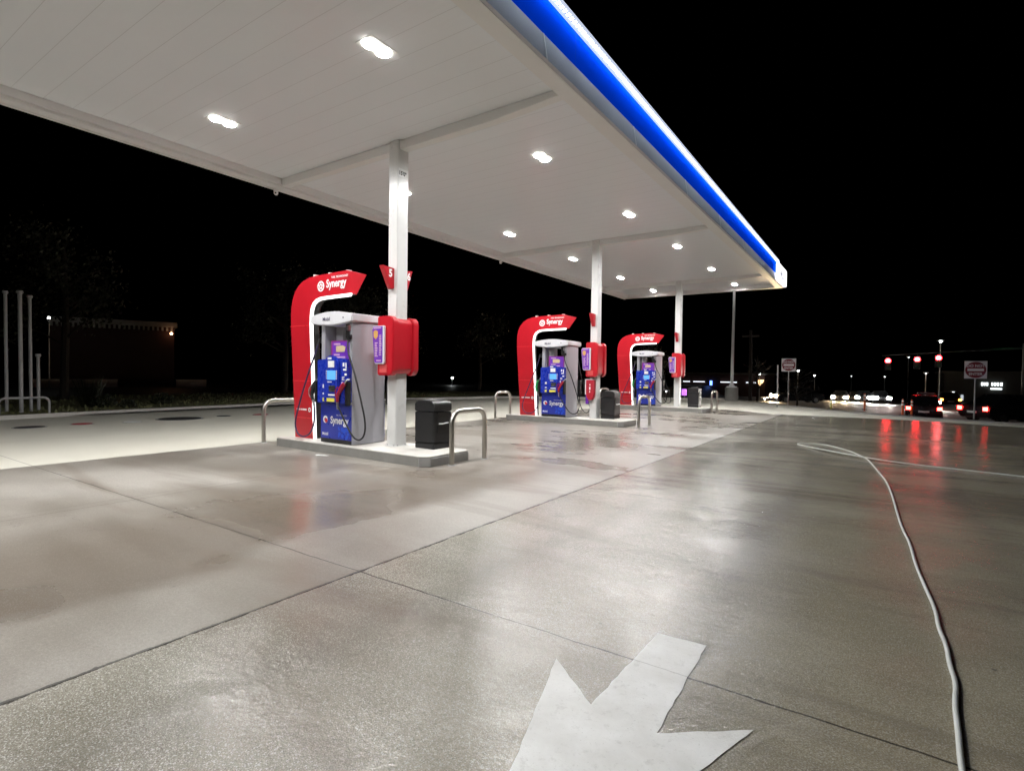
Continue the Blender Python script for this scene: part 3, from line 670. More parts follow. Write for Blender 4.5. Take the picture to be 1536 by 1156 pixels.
# pump number signs
def number_sign(y0,sgn,txt,label,x=-7.91):
    t=thing('pump_number_sign',(x,y0,3.25),label,'pump sign','red wedge pump number signs')
    mb=MB(); w0,w1=(.30,.09) if sgn<0 else (.21,.07)
    pts=[(y0,3.265),(y0,3.66),(y0+sgn*w0,3.68),(y0+sgn*(w0-.03),3.62),(y0+sgn*w1,3.27),(y0+sgn*(w1-.03),3.25)]
    mb.prism(pts,'yz',x-.055,x+.055); mb.build('sign_body','red',t,bevel=.008)
    if txt:
        mb=MB(); mb.text(txt,.20,FACE_X(x+.059,min(y0,y0+sgn*w0)+(.15 if sgn<0 else .05),3.485),bold=.008,sx=.9)
        mb.build('number','print_white',t)
    return t
number_sign(cyf-.003,-1,'5','red wedge sign with white number 5 on the nearest column')
number_sign(cyb+.003,1,'6','red wedge sign with white number 6 behind the nearest column')
n1=number_sign(cyf-.003+DY,-1,None,'small red wedge sign above the red box and low red cabinet')
repeat(n1,(n1.location.x,n1.location.y+DY,n1.location.z),'small red wedge sign on the column nearest the lamp pole')

# red window-wash station wrapped round the column ----------------------------
ws=thing('windshield_station',(-7.87,7.62,1.57),'','service station box','red windshield service boxes on the columns')
def rr(x0,x1,z0,z1,r,left=.03,n=6):
    p=[(x0,z0+left),(x0+left,z0)]
    p+=[(x1-r+r*math.sin(a),z0+r-r*math.cos(a)) for a in [i*math.pi/2/n for i in range(n+1)]]
    p+=[(x1-r+r*math.cos(a),z1-r+r*math.sin(a)) for a in [i*math.pi/2/n for i in range(n+1)]]
    return p+[(x0+left,z1),(x0,z1-left)]
mb=MB(); mb.prism(rr(-8.10,-7.665,1.57,2.72,.14),'xz',7.26,7.40); mb.build('front_shell','red',ws,bevel=.014,smooth=True)
mb=MB(); mb.prism(rr(-8.09,-7.70,1.60,2.69,.13),'xz',7.401,7.80); mb.build('body','red',ws,smooth=True)
mb=MB(); mb.prism(rr(-8.10,-7.665,1.57,2.72,.14),'xz',7.801,7.96); mb.build('rear_shell','red',ws,bevel=.014,smooth=True)
mb=MB(); mb.cyl((-7.70,7.74,1.72),(-7.692,7.74,1.72),.012,n=8); mb.box((-8.05,7.252,1.73),(-7.80,7.2555,1.76)); mb.build('latch','print_red',ws)
mb=MB(); mb.box((-8.03,7.250,1.625),(-7.83,7.2555,1.785)); mb.build('small_print',mat('small_print',(.72,.10,.10),.4,0,.3,60),ws)
ws['label']=f'rounded red service box wrapped round the column numbered 5 and 6'
cp(ws,(0,0),[None]+[f'rounded red service box {COL[k]}' for k in (1,2)])
# purple poster
po=thing('advert_poster',(-8.05,7.22,1.80),'','poster','purple posters beside the red boxes')
mb=MB(); mb.prism([(-8.19,2.46),(-8.16,2.53),(-7.865,2.53),(-7.85,2.51),(-7.85,1.82),(-7.87,1.79),(-8.10,1.79),(-8.13,1.83)],'xz',7.205,7.245); fr=mb.build('frame','white',po,bevel=.006)
mb=MB(); mb.prism([(-8.178,2.45),(-8.15,2.515),(-7.90,2.515),(-7.895,2.50),(-7.895,1.83),(-7.91,1.815),(-8.09,1.815),(-8.117,1.845)],'xz',7.200,7.204); ps=mb.build('print','purple',po)
mb=MB(); mb.prism([(-8.145,2.42),(-8.085,2.445),(-8.02,2.42),(-8.02,2.33),(-8.075,2.265),(-8.135,2.31)],'xz',7.196,7.1995); mb.build('shield_print','gold',ps)
mb=MB(); z=2.20
mb.box((-8.14,7.1965,2.475),(-7.93,7.1995,2.50))
while z>1.93:
    mb.box((-8.105,7.1965,z-.011),(-8.105+random.uniform(.05,.09),7.1995,z+.008)); z-=.032
for k in range(12): mb.box((-7.985,7.1965,2.33-k*.034),(-7.925+random.uniform(-.01,.01),7.1995,2.35-k*.034))
mb.box((-8.06,7.1965,1.845),(-7.93,7.1995,1.87)); mb.build('text_line','pink',ps)
po['label']=f'purple poster with gold shield {COL[0]}'
cp(po,(-.05,-.05),[None]+[f'purple poster with gold shield {COL[k]}' for k in (1,2)])
# red cabinet on the middle column
y0=16.52
cb=thing('extinguisher_cabinet',(-7.97,y0,.85),'narrow red cabinet with white stickers low on the middle column','cabinet')
mb=MB(); mb.prism([(-8.10,1.02),(-8.07,.88),(-7.99,.80),(-7.90,.80),(-7.83,.90),(-7.815,1.02),(-7.815,1.47),(-8.10,1.47)],'xz',y0-.14,y0+.02); mb.build('body','red_dark',cb,bevel=.01)
mb=MB(); mb.box((-8.14,y0-.12,.98),(-8.104,y0-.02,1.49)); mb.box((-8.139,y0-.145,1.473),(-7.83,y0-.02,1.493)); mb.build('white_edge','print_white',cb)
mb=MB(); mb.prism([(-7.975,1.14),(-7.93,1.14),(-7.93,1.24),(-7.975,1.24)],'xz',y0-.148,y0-.141); mb.box((-7.965,y0-.148,1.28),(-7.935,y0-.141,1.33)); mb.box((-7.97,y0-.148,1.05),(-7.94,y0-.141,1.10)); mb.build('sticker','print_white',cb)
mb=MB(); mb.box((-8.15,y0-.05,.66),(-8.045,y0-.03,.97)); mb.build('purple_flyer','purple',cb)

# trash bin --------------------------------------------------------------------
tb=thing('trash_bin',(-7.17,7.87,.18),'','trash bin','black trash bins on the islands')
xa,xb,ya,yb_=-7.43,-6.92,7.61,8.13
mb=MB(); mb.prism([(xa+.02,ya),(xb-.02,ya),(xb,ya+.02),(xb,yb_-.02),(xb-.02,yb_),(xa+.02,yb_),(xa,yb_-.02),(xa,ya+.02)],'xy',.30,.885); mb.build('body','black',tb,bevel=.012)
mb=MB(); mb.prism([(xa+.025,ya+.005),(xb-.025,ya+.005),(xb-.005,ya+.025),(xb-.005,yb_-.025),(xb-.025,yb_-.005),(xa+.025,yb_-.005),(xa+.005,yb_-.025),(xa+.005,ya+.025)],'xy',.18,.292); mb.build('base','black',tb,bevel=.01)
mb=MB(); mb.prism([(xa,.895),(xb,.895),(xb,1.045),(xb-.07,1.09),(xb-.16,1.10),(xa+.16,1.10),(xa+.07,1.09),(xa,1.045)],'xz',ya,yb_); mb.build('lid','black',tb,bevel=.014)
mb=MB(); mb.box((xa+.13,ya+.10,1.101),(xb-.13,yb_-.10,1.118)); mb.build('top_plate','galv',tb,bevel=.006)
for z0,z1 in ((.70,.86),(.48,.62)):
    mb=MB(); mb.box((xb+.001,ya+.10,z0),(xb+.008,yb_-.10,z1)); h=mb.build('opening','print_black',tb,bevel=.002)
    mb=MB(); mb.box((xb+.004,ya+.08,z1+.004),(xb+.028,yb_-.08,z1+.022)); mb.build('rim','black',h,bevel=.004)
mb=MB(); mb.tube([(xb+.014,ya+.13,.665),(xb+.03,ya+.22,.66),(xb+.03,ya+.30,.672),(xb+.014,ya+.40,.668)],.013,8,1); mb.build('handle','print_white',tb,smooth=True)
tb['label']=f'black square trash bin {COL[0]}'
cp(tb,(-.28,0),[None]+[f'black square trash bin {COL[k]}' for k in (1,2)])

# hoop bollards --------------------------------------------------------------
def hoop(loc,half,h,r,label,m='steel',rad=.22,rz=0,group='steel hoop bollards at the island ends'):
    t=thing('hoop_bollard',loc,label,'bollard',group); x,y,_=loc
    pts=[(x,y-half,0)]
    pts+=[(x,y-half,h-rad)]+[(x,y-half+rad-rad*math.cos(a),h-rad+rad*math.sin(a)) for a in [i*math.pi/12 for i in range(1,7)]]
    pts+=[(x,y+half-rad+rad*math.sin(a),h-rad+rad*math.cos(a)) for a in [i*math.pi/12 for i in range(0,7)]]+[(x,y+half,0)]
    mb=MB(); mb.tube(pts,r,16,0); mb.build('pipe',m,t,smooth=True)
    mb=MB()
    for s in (-1,1): mb.cyl((x,y+s*half,.002),(x,y+s*half,.012),r*1.7,r*1.6,16)
    mb.build('base_collar','galv' if m=='steel' else m,t)
    return t
hb=hoop((-6.22,7.79,0),.48,.955,.047,f'steel hoop bollard by the trash bin {COL[0]}')
for k in (1,2): repeat(hb,(-6.22,7.79+DY*k-.05*k,0),f'steel hoop bollard by the trash bin {COL[k]}')
for k in range(3): repeat(hb,(-11.52,7.46+DY*k-.12*k,0),f'steel hoop bollard by the red arch {COL[k]}')

# flat white patches by the kerbs
for i,(x,y,lab) in enumerate([(-8.92,6.62,'white patch on the wet concrete at the nearest kerb'),(-7.35,24.72,'left white patch at the farthest kerb'),(-6.85,24.75,'right white patch at the farthest kerb')]):
    mb=MB(); a=.17 if i==0 else .22
    mb.quad((x-a,y-.05,.004),(x-.3*a,y-.09,.004),(x+a,y-.02,.004),(x+.8*a,y+.06,.004),(x-.1*a,y+.07,.004),(x-.9*a,y+.03,.004)); o=mb.build('white_patch','paint'); origin(o,(x,y,0)); tag(o,lab,'paint patch','white ground patches')

# washing hose on the ground ---------------------------------------------------
mb=MB(); r=.0125
hp=[(9.0,11.1),(5.5,11.75),(3.3,12.1),(2.08,12.40),(1.27,12.64),(.5,12.8),(-.15,12.97),(-.9,13.7),(-1.4,14.5),(-1.62,14.85),(-1.55,15.15),(-1.2,15.22),(-.95,15.1),(-.48,14.24),(-.28,13.55),(-.15,13.1),(-.05,12.3),(.09,11.0),(.16,10.27),(.21,9.0),(.23,8.05),(.255,7.2),(.30,6.64),(.31,5.9),(.34,5.33),(.375,4.8),(.365,4.46),(.385,4.2),(.375,3.92),(.385,3.7),(.355,3.46),(.345,3.2),(.325,2.9),(.33,2.6),(.36,2.2),(.4,1.2),(.6,0)]
mb.tube([(x,y,r+.002+(.034 if 6<=i<=7 else 0)) for i,(x,y) in enumerate(hp)],r,12,2); o=mb.build('garden_hose','hosewhite',smooth=True); tag(o,'long white hose looping across the wet driving lane','hose')

# tank lids ----------------------------------------------------------------------
lidm={'black':mat('lid_black',(.02,.02,.02),.6),'red':mat('lid_red',(.40,.03,.04),.6),'white':mat('lid_white',(.70,.70,.68),.6)}
for x,y,r,c,lab in [(-19.1,4.8,.33,'black','black round tank lid nearest the vent pipes'),(-19.2,6.0,.25,'red','bright red tank lid beside the white one'),(-18.9,7.16,.23,'white','white round tank lid on the dry concrete'),(-19.1,8.63,.62,'black','largest black tank lid on the dry concrete'),(-19.15,10.1,.22,'black','small black tank lid right of the largest lid'),(-18.85,11.3,.26,'red','dull red tank lid left of the nearest hoop bollard'),(-18.3,12.6,.24,'black','small black tank lid just behind the left hoop bollard')]:
    t=thing('tank_lid',(x,y,0),lab,'tank lid','round tank lids on the dry concrete')
    MB().cyl((x,y,.002),(x,y,.018),r,r*.97,24).build('cover',lidm[c],t); mb=MB(); mb.cyl((x,y,.001),(x,y,.010),r*1.12,r*1.12,24); mb.build('ring','galv',t)

# vent pipes ---------------------------------------------------------------------
for x,y,h,lab in [(-24.66,5.60,4.12,'leftmost of the tall grey vent pipes'),(-24.05,5.83,4.11,'middle and thickest tall grey vent pipe'),(-24.50,6.20,4.03,'rightmost of the tall grey vent pipes'),(-24.7,6.46,2.0,'short grey vent pipe right of the tall ones')]:
    t=thing('vent_pipe',(x,y,.1),lab,'vent pipe','grey tank vent pipes'); rr_=.050 if 'thick' not in lab else .060
    MB().cyl((x,y,.1),(x-.10*(h/4),y,h),rr_,rr_,14).build('pipe','pipe',t,smooth=True)
    mb=MB(); xt=x-.10*(h/4); mb.cyl((xt,y,h+.001),(xt,y,h+.05),rr_*1.1,rr_*1.75,14); mb.cyl((xt,y,h+.051),(xt,y,h+.12),rr_*1.75,rr_*1.5,14); mb.build('vent_cap','pipe',t,smooth=True)
hoop((-23.0,5.66,0),.63,.64,.035,'wide low grey hoop guard in front of the vent pipes','pipe',.16,group='low hoop guards by the vents')

# plants -------------------------------------------------------------------------
def shrub(x,y,rx,h,n,label,m='leaf',spiky=False,name='shrub'):
    t=thing(name,(x,y,.1),label,'shrub','shrubs on the verge'); mb=MB()
    for i in range(n):
        a=random.uniform(0,2*math.pi)
        if spiky:
            l=h*random.uniform(.6,1); tx,ty=math.cos(a)*rx*random.uniform(.1,1),math.sin(a)*rx*random.uniform(.1,1)
            bx,by=x+tx*.35,y+ty*.35; mb.quad((bx-.02,by,.1),(bx+.02,by,.1),(x+tx*.8+.01,y+ty*.8,.1+l*.7),(x+tx*1.1,y+ty*1.1,.1+l),(x+tx*.8-.01,y+ty*.8,.1+l*.7))
        else:
            q=random.random()**.5; z=.1+h*random.random(); k=math.sqrt(max(.05,1-((z-.1)/h-.4)**2/.4)); px,py=x+math.cos(a)*rx*q*k,y+math.sin(a)*rx*q*k
            s=.05; d=Vector((random.uniform(-1,1),random.uniform(-1,1),random.uniform(-.6,1))).normalized(); u=d.orthogonal()*s; w=d.cross(u)
            p=Vector((px,py,z)); mb.quad(p-u,p+w*.6,p+u,p-w*.6)
    mb.build('foliage',m,t); MB().cyl((x,y,.1),(x,y,.1+h*.5),.03,.015,6).build('stem','bark',t); return t
shrub(-25.9,8.3,.65,1.35,130,'tall spiky grass clump right of the vent pipes','leaf2',True,'grass_clump')
shrub(-25.4,8.6,.5,.5,260,'dark low shrub at the foot of the spiky clump')
shrub(-26.2,11.1,.45,.48,240,'small dark round shrub alone on the verge')
shrub(-24.6,9.2,.3,.3,150,'smallest dark shrub close to the kerb')
def tree(x,y,z,h,cr,label,leafy=True,m='leaf',n=2200,name='tree'):
    t=thing(name,(x,y,z),label,'tree','trees beyond the verge' if leafy else 'bare trees by the street')
    mb=MB(); mb.tube([(x,y,z),(x+.1,y,z+h*.25),(x-.05,y+.1,z+h*.5),(x,y,z+h*.85)],[h*.022,h*.02,h*.016,h*.012,h*.006],8,1)
    tips=[]
    for i in range(11 if leafy else 26):
        a=random.uniform(0,6.28); z0=z+h*random.uniform(.28,.7); l=cr*random.uniform(.55,1); e=Vector((x+math.cos(a)*l,y+math.sin(a)*l,z0+l*random.uniform(.35,.9)))
        mb.tube([(x,y,z0),Vector((x,y,z0)).lerp(e,.5)+Vector((0,0,.1)),e],[h*.008,h*.005,h*.003],5,0); tips.append(e)
        if not leafy:
            for k in range(5):
                b=Vector((x,y,z0)).lerp(e,random.uniform(.4,1)); mb.tube([b,b+Vector((random.uniform(-.5,.5),random.uniform(-.5,.5),random.uniform(.1,.7)))*cr*.35],.012*h/4,4,0)
    mb.build('trunk','bark',t)
    if leafy:
        mb=MB(); cl=tips+[Vector((x,y,z+h*.85))]+[Vector((x+random.uniform(-1,1)*cr*.6,y+random.uniform(-1,1)*cr*.6,z+h*random.uniform(.45,.95))) for _ in range(9)]
        for i in range(n):
            c=random.choice(cl); p=c+Vector([random.gauss(0,.34)*cr*.55 for _ in range(3)]); s=random.uniform(.05,.10)
            d=Vector((random.uniform(-1,1),random.uniform(-1,1),random.uniform(-1,1))).normalized(); u=d.orthogonal()*s; w=d.cross(u); mb.quad(p-u,p+w*.6,p+u,p-w*.6)
        mb.build('crown',m,t)
    return t
tree(-33,9.6,.05,9.0,2.3,'broad leafy tree leftmost, behind the vent pipes',n=3000)
tree(-33,21.5,.05,8.6,2.6,'dark leafy tree between the lit building and the nearest arch',n=3000)
tree(-31.5,26.0,.05,8.8,2.6,'tall dark leafy tree just left of the nearest arch',n=3000)
tree(-36,34.5,.05,8,2.6,'dark leafy tree behind the nearest column')
tree(-30,39,.0,7,2.3,'dark leafy tree left of the middle arch')
tree(-21.5,60,-1.2,6.5,2.2,'dark leafy tree far behind the farthest pump','leaf2')
tree(-5.2,47,-1.0,3.6,1.7,'bare leafless tree behind the left do not enter sign',False,name='bare_tree')
tree(-8.9,52,-1.1,5.5,1.4,'thin bare tree right of the lamp pole base',False,name='bare_tree')

# ---------------------------------------------------------------- signs, poles
def dne(x,y,zc,label,rz):
    t=thing('do_not_enter_sign',(x,y,0),label,'road sign','do not enter signs at the lot edge'); s=.385
    mb=MB(); mb.cyl((x,y+.02,-.1),(x,y+.02,zc+s-.03),.032,.032,10); mb.build('post','galv',t,smooth=True)
    mb=MB(); mb.box((x-s,y-.025,zc-s),(x+s,y-.018,zc+s)); pl=mb.build('plate','sign_white',t,bevel=.001)
    mb=MB(); mb.disc((x,y-.0275,zc),s*.93,n=40); d=mb.build('disc','sign_red',pl)
    mb=MB(); mb.box((x-s*.72,y-.034,zc-.055),(x+s*.72,y-.029,zc+.055)); mb.text('DO NOT',.155,FACE_Y(x,y-.031,zc+.125),'CENTER',bold=.004); mb.text('ENTER',.155,FACE_Y(x,y-.031,zc-.235),'CENTER',bold=.004); mb.build('lettering','sign_white',d)
    t.rotation_euler=(0,0,rz); return t
dne(-4.44,36.1,2.39,'do not enter sign on a post right of the lamp pole, farther away',R(4))
dne(3.58,31.4,2.09,'nearer do not enter sign on a post at the right side',R(-4))
lp=thing('lamp_pole',(-8.25,38.92,0),'tall white lamp pole on a grey concrete base beyond the canopy','lamp pole')
MB().cyl((-8.25,38.92,-.2),(-8.25,38.92,.92),.43,.42,20).build('base','polebase',lp,smooth=True)
mb=MB(); mb.cyl((-8.25,38.92,.921),(-8.25,38.92,.99),.36,.30,20); mb.cyl((-8.25,38.92,.991),(-8.25,38.92,1.16),.19,.13,16); mb.build('pole_collar','pole',lp,bevel=.01)
mb=MB(); mb.cyl((-8.25,38.92,1.161),(-8.20,38.92,9.2),.10,.075,16); mb.build('pole','pole',lp,smooth=True)
mb=MB(); mb.box((-8.45,38.1,9.21),(-7.95,38.85,9.32)); mb.build('lamp_head','pole',lp,bevel=.02)
mb=MB(); mb.quad((-8.40,38.15,9.205),(-8.40,38.8,9.205),(-8.0,38.8,9.205),(-8.0,38.15,9.205)); mb.build('lamp_panel',glow('pole_lamp',(1,.98,.95),110),lp)
t=thing('plain_post',(-4.54,32.7,-.1),'thin dark bare post left of the farther do not enter sign','post'); MB().cyl((-4.54,32.7,-.3),(-4.56,32.7,2.28),.035,.035,10).build('shaft','galv',t,smooth=True); MB().cyl((-4.56,32.7,2.281),(-4.56,32.7,2.31),.04,.03,10).build('cap','galv',t)
t=thing('utility_pole',(-8.04,44.3,-.6),'dim brown utility pole right of the lamp pole','utility pole'); MB().cyl((-8.04,44.3,-.7),(-8.10,44.3,5.2),.14,.10,10).build('shaft','bark',t,smooth=True); MB().box((-8.7,44.2,4.7),(-7.5,44.29,4.82)).build('crossarm','bark',t)
def delineator(x,y,h,label,c='orange'):
    t=thing('delineator_post',(x,y,0),label,'delineator post','marker posts along the street kerb')
    MB().cyl((x,y,-.05),(x,y,h),.045,.04,10).build('post',c,t,smooth=True)
    mb=MB(); mb.cyl((x,y,h*.62),(x,y,h*.72),.048,.047,10); mb.cyl((x,y,h*.82),(x,y,h*.92),.047,.046,10); mb.build('reflective_band','print_white',t)
    MB().cyl((x,y,.0),(x,y,.04),.14,.12,12).build('base','rubber',t)
M['yelgreen']=mat('yellow_green_post',(.35,.34,.08),.5)
delineator(-.55,33.9,.85,'orange marker post below the row of headlights'); delineator(-1.95,32.0,.6,'yellow green marker post leftmost along the kerb','yelgreen'); delineator(.95,29.9,.75,'left of the two orange marker posts beside the red-lit car'); delineator(1.30,30.4,.7,'right of the two orange marker posts beside the red-lit car')

# ---------------------------------------------------------------- street things
M['amber_off']=mat('amber_unlit',(.10,.06,.01),.3); M['green_off']=mat('green_unlit',(.01,.06,.03),.3)
M['sig_red']=glow('signal_red',(1,.02,.025),65,(.3,0,0))
def signal(x,y,z,label):
    t=thing('traffic_signal',(x,y,z),label,'traffic light','red traffic lights over the street')
    MB().box((x-.28,y,z-.98),(x+.28,y+.22,z+.32)).build('housing','black',t,bevel=.02)
    for i,mm in enumerate(('sig_red','amber_off','green_off')):
        zz=z-.36*i; mb=MB(); mb.cyl((x,y-.003,zz),(x,y-.03,zz),.24 if i==0 else .17,.2 if i==0 else .15,16); l=mb.build('lens',mm,t)
        mb=MB(); mb.tube([(x-.16,y-.12,zz),(x-.11,y-.12,zz+.12),(x,y-.12,zz+.165),(x+.11,y-.12,zz+.12),(x+.16,y-.12,zz)],.012,6,1); mb.build('visor','black',l)
    MB().cyl((x,y+.1,z+.321),(x,y+.1,z+.5),.03,.03,8).build('hanger','black',t); return t
signal(.84,70,3.57,'leftmost red traffic light over the street'); signal(3.33,69.9,3.70,'middle red traffic light over the street'); signal(5.06,69.8,3.84,'rightmost red traffic light over the street')
t=thing('signal_mast',(11.5,70,-1.9),'dark mast and long arm carrying the red traffic lights','signal mast'); MB().cyl((11.5,70.1,-2),(11.5,70.1,5.2),.16,.12,12).build('pole','black',t,smooth=True); MB().tube([(11.45,70.1,4.75),(5,70.1,4.42),(.3,70.1,4.12)],[.10,.07,.05],10,1).build('arm','black',t,smooth=True)

M['head']=glow('headlight_white',(1,.96,.88),1000); M['headwarm']=glow('headlight_warm',(1,.72,.42),1000); M['tail']=glow('taillight_red',(1,.025,.02),48,(.3,0,0)); M['tailamber']=glow('taillight_amber',(1,.25,.03),25,(.3,.05,0))
def car(loc,rz,label,head=None,tail=None,proto=[]):
    """sedan pointing +x, length 4.5"""
    if not proto:
        t=thing('car',(0,0,0),'','car','cars on the street')
        side=[(-2.22,.35),(-2.25,.62),(-2.18,.92),(-1.55,1.0),(-1.5,1.0),(.9,.98),(2.0,.82),(2.22,.66),(2.24,.36),(1.9,.22),(-1.9,.22)]
        mb=MB(); mb.prism(side,'xz',-.88,.88); body=mb.build('body','carpaint',t,bevel=.07,seg=3,smooth=True)
        mb=MB(); lo=[(-1.75,1.0),(1.0,.985)]; hi=[(-1.05,1.45),(.15,1.47)]
        V=[mb.bm.verts.new(p) for p in ((-1.78,-.8,.98),(1.0,-.8,.965),(1.0,.8,.965),(-1.78,.8,.98),(-1.05,-.62,1.44),(.15,-.62,1.46),(.15,.62,1.46),(-1.05,.62,1.44))]
        for f in ((4,5,6,7),(0,1,5,4),(1,2,6,5),(2,3,7,6),(3,0,4,7)): mb.bm.faces.new([V[i] for i in f])
        mb.build('windows','glass',t)
        MB().prism([(-1.12,1.445),(.2,1.465),(.1,1.50),(-1.0,1.49)],'xz',-.63,.63).build('roof','carpaint',t,bevel=.015)
        for x in (-1.4,1.42):
            for s in (-1,1):
                mb=MB(); mb.cyl((x,s*.70,.32),(x,s*.90,.32),.32,.31,20); w=mb.build('wheel','rubber',t,smooth=True); mb=MB(); mb.cyl((x,s*.902,.32),(x,s*.91,.32),.2,.19,16); mb.build('rim','silver',w)
        for s in (-1,1):
            mb=MB(); mb.prism([(s*.48,.52),(s*.86,.52),(s*.86,.80),(s*.48,.80)],'yz',2.20,2.262); mb.build('headlight','glass',t)
            mb=MB(); mb.prism([(s*.62,.66),(s*.85,.66),(s*.85,.86),(s*.62,.84)],'yz',-2.275,-2.225); mb.build('taillight','glass',t)
        mb=MB(); mb.box((-2.285,-.26,.52),(-2.262,.26,.63)); mb.build('number_plate','print_white',t)
        proto.append(t); o=t
    else: o=copy_tree(proto[0])
    o.location=loc; o.rotation_euler=(0,0,rz); o['label']=label
    for ch in o.children:
        for nm,mm in (('headlight',head),('taillight',tail)):
            if ch.name.split('.')[0]==nm:
                ch.data=ch.data.copy(); ch.data.materials[0]=M[mm] if mm else M['glass']
    return o
def gz(x,y): return prof(y-edge_y(x)-.2)
F=R(-90); A_=R(90)   # facing the camera / driving away
car((2.4,42.2,gz(2.4,42.2)-.18),A_-R(3),'dark car with glowing red tail lights waiting at the lot exit',None,'tail')
car((3.7,62,gz(3.7,62)+.05),F,'oncoming car with white headlights above the red-lit car','head',None)
car((-4.0,82,gz(-4,82)),F,'oncoming car with warm headlights, leftmost of the headlight row','headwarm',None)
car((-2.6,91,gz(-2.6,91)),F-R(8),'oncoming car with warm headlights, second in the headlight row','headwarm',None)
car((-1.5,85,gz(-1.5,85)+.1),F,'oncoming car with white headlights in the middle of the row','head',None)
car((.3,82,gz(.3,82)+.15),F+R(6),'oncoming car with white headlights, rightmost of the row','head',None)
car((5.9,38.4,gz(5.9,38.4)),R(38),'dark car with one red tail light behind the nearer do not enter sign',None,'tail')
car((6.3,74,gz(6.3,74)+.2),A_,'distant car with dull red tail lights right of the oncoming headlights',None,'tailamber')
car((-6.6,60,gz(-6.6,60)),R(-150),'parked car with dim headlights behind the farther do not enter sign','headwarm',None)

M['lampw']=glow('street_lamp_white',(.95,1,1),60)
M['lampdim']=glow('street_lamp_dim',(.9,.95,1),6)
def street_lamp(x,y,z,label,big=1,base=-2.0):
    t=thing('street_lamp',(x,y,base),label,'street lamp','street lamps in the distance'); r=.11*big
    MB().cyl((x,y,base),(x,y,z-.1),.07,.05,8).build('pole','galv',t); mb=MB(); mb.box((x-.3*big,y-.12,z+r*.5+.002),(x+.3*big,y+.3,z+r*.5+.08)); mb.build('lamp_head','galv',t)
    MB().sphere((x,y,z),r,.8,10).build('bulb','lampw' if big>=1 else 'lampdim',t)
for x,y,z,b,lab in [(-9.77,89.5,2.66,1.2,'bright white street lamp beside the farther do not enter sign'),(-8.47,99.6,2.04,1,'white street lamp right of the farther do not enter sign'),(-16.5,98.6,2.16,1,'white street lamp right of the lamp pole'),(6.66,89.8,6.62,1.3,'highest and brightest street lamp above the red signals'),(4.09,109.9,5.21,.9,'faint lamp between the left and middle red signals'),(5.24,89.9,2.43,.9,'faint lamp below the right red signal'),(.84,100,1.96,.8,'faint lamp below the left red signal'),(8.09,89.6,.05,.9,'low lamp left of the nearer do not enter sign'),(-3.8,109.9,2.04,.7,'faintest lamp above the row of headlights'),(-46.0,54,1.0,1.2,'yellowish lamp behind the nearest trash bin'),(-9.4,59.3,-.5,.9,'low white lamp between the lamp pole and the farther sign'),(-18.7,57,0,.9,'low white lamp beside the farthest pump')]:
    street_lamp(x,y,z,lab,b,-1.9 if x>-25 else 0.05)

# distant buildings ------------------------------------------------------------
b=thing('distant_store',(-23,99,-1.9),'long low dark store with a white lit eave line behind the farthest island','building')
MB().box((-30,99.5,-2.2),(-15.8,110,2.0)).build('wall','brick',b); MB().box((-30.4,99,2.001),(-15.4,110.4,2.35)).build('roof','roof',b)
M['eave']=glow('eave_glow',(.85,.9,1),1.6)
mb=MB()
for a,c in ((-29.4,-28.2),(-27.6,-25.6),(-22.9,-20.2),(-18.7,-18.0),(-17.5,-17.1)): mb.box((a,99.1,.62),(c,99.2,.78))
mb.build('light_line','eave',b)
M['warmwin']=glow('warm_window',(1,.62,.30),2.6); M['blue_sign']=glow('blue_sign_glow',(.15,.3,1),4); M['purple_sign']=glow('purple_sign_glow',(.55,.15,.9),1.6)
mb=MB(); mb.prism([(-17.0,1.2),(-15.9,1.2),(-16.1,.55),(-16.5,.2),(-16.8,.55)],'xz',99.15,99.3); mb.build('lit_window','warmwin',b)
mb=MB(); mb.box((-24.7,99.1,.1),(-24.3,99.2,.9)); mb.build('blue_light','blue_sign',b)
t=thing('lit_kiosk_sign',(-14.1,48,-.8),'small purple lit sign left of the farthest trash bin','lit sign'); MB().box((-14.35,48,-.05),(-13.95,48.1,.5)).build('panel','purple_sign',t); MB().cyl((-14.15,48.15,-.9),(-14.15,48.15,-.02),.05,.05,8).build('post','galv',t)
b=thing('lit_shop',(14,100,-1.9),'dark shop with white lit sign letters right of the nearer do not enter sign','building')
MB().box((8,100.5,-2.2),(24,112,2.6)).build('wall','roof',b); MB().box((7.7,100,2.601),(24.3,112.3,2.9)).build('roof','roof',b)
M['shop']=glow('shop_letters',(.9,1,1),3)
mb=MB()
for a,c in ((12.1,12.32),(12.42,12.54),(12.64,12.82),(13.2,13.34),(13.46,13.68),(13.80,13.96),(14.1,14.34)): mb.box((a,100.3,.88),(c,100.4,1.32))
mb.box((13.1,100.3,.36),(14.3,100.4,.55)); mb.build('sign_letter','shop',b)
mb=MB()
for a in (9.1,9.9,17.2): mb.box((a,100.35,-1.3),(a+.3,100.45,-.5))
mb.build('shop_window',glow('dim_window',(.8,.9,1),.6),b)
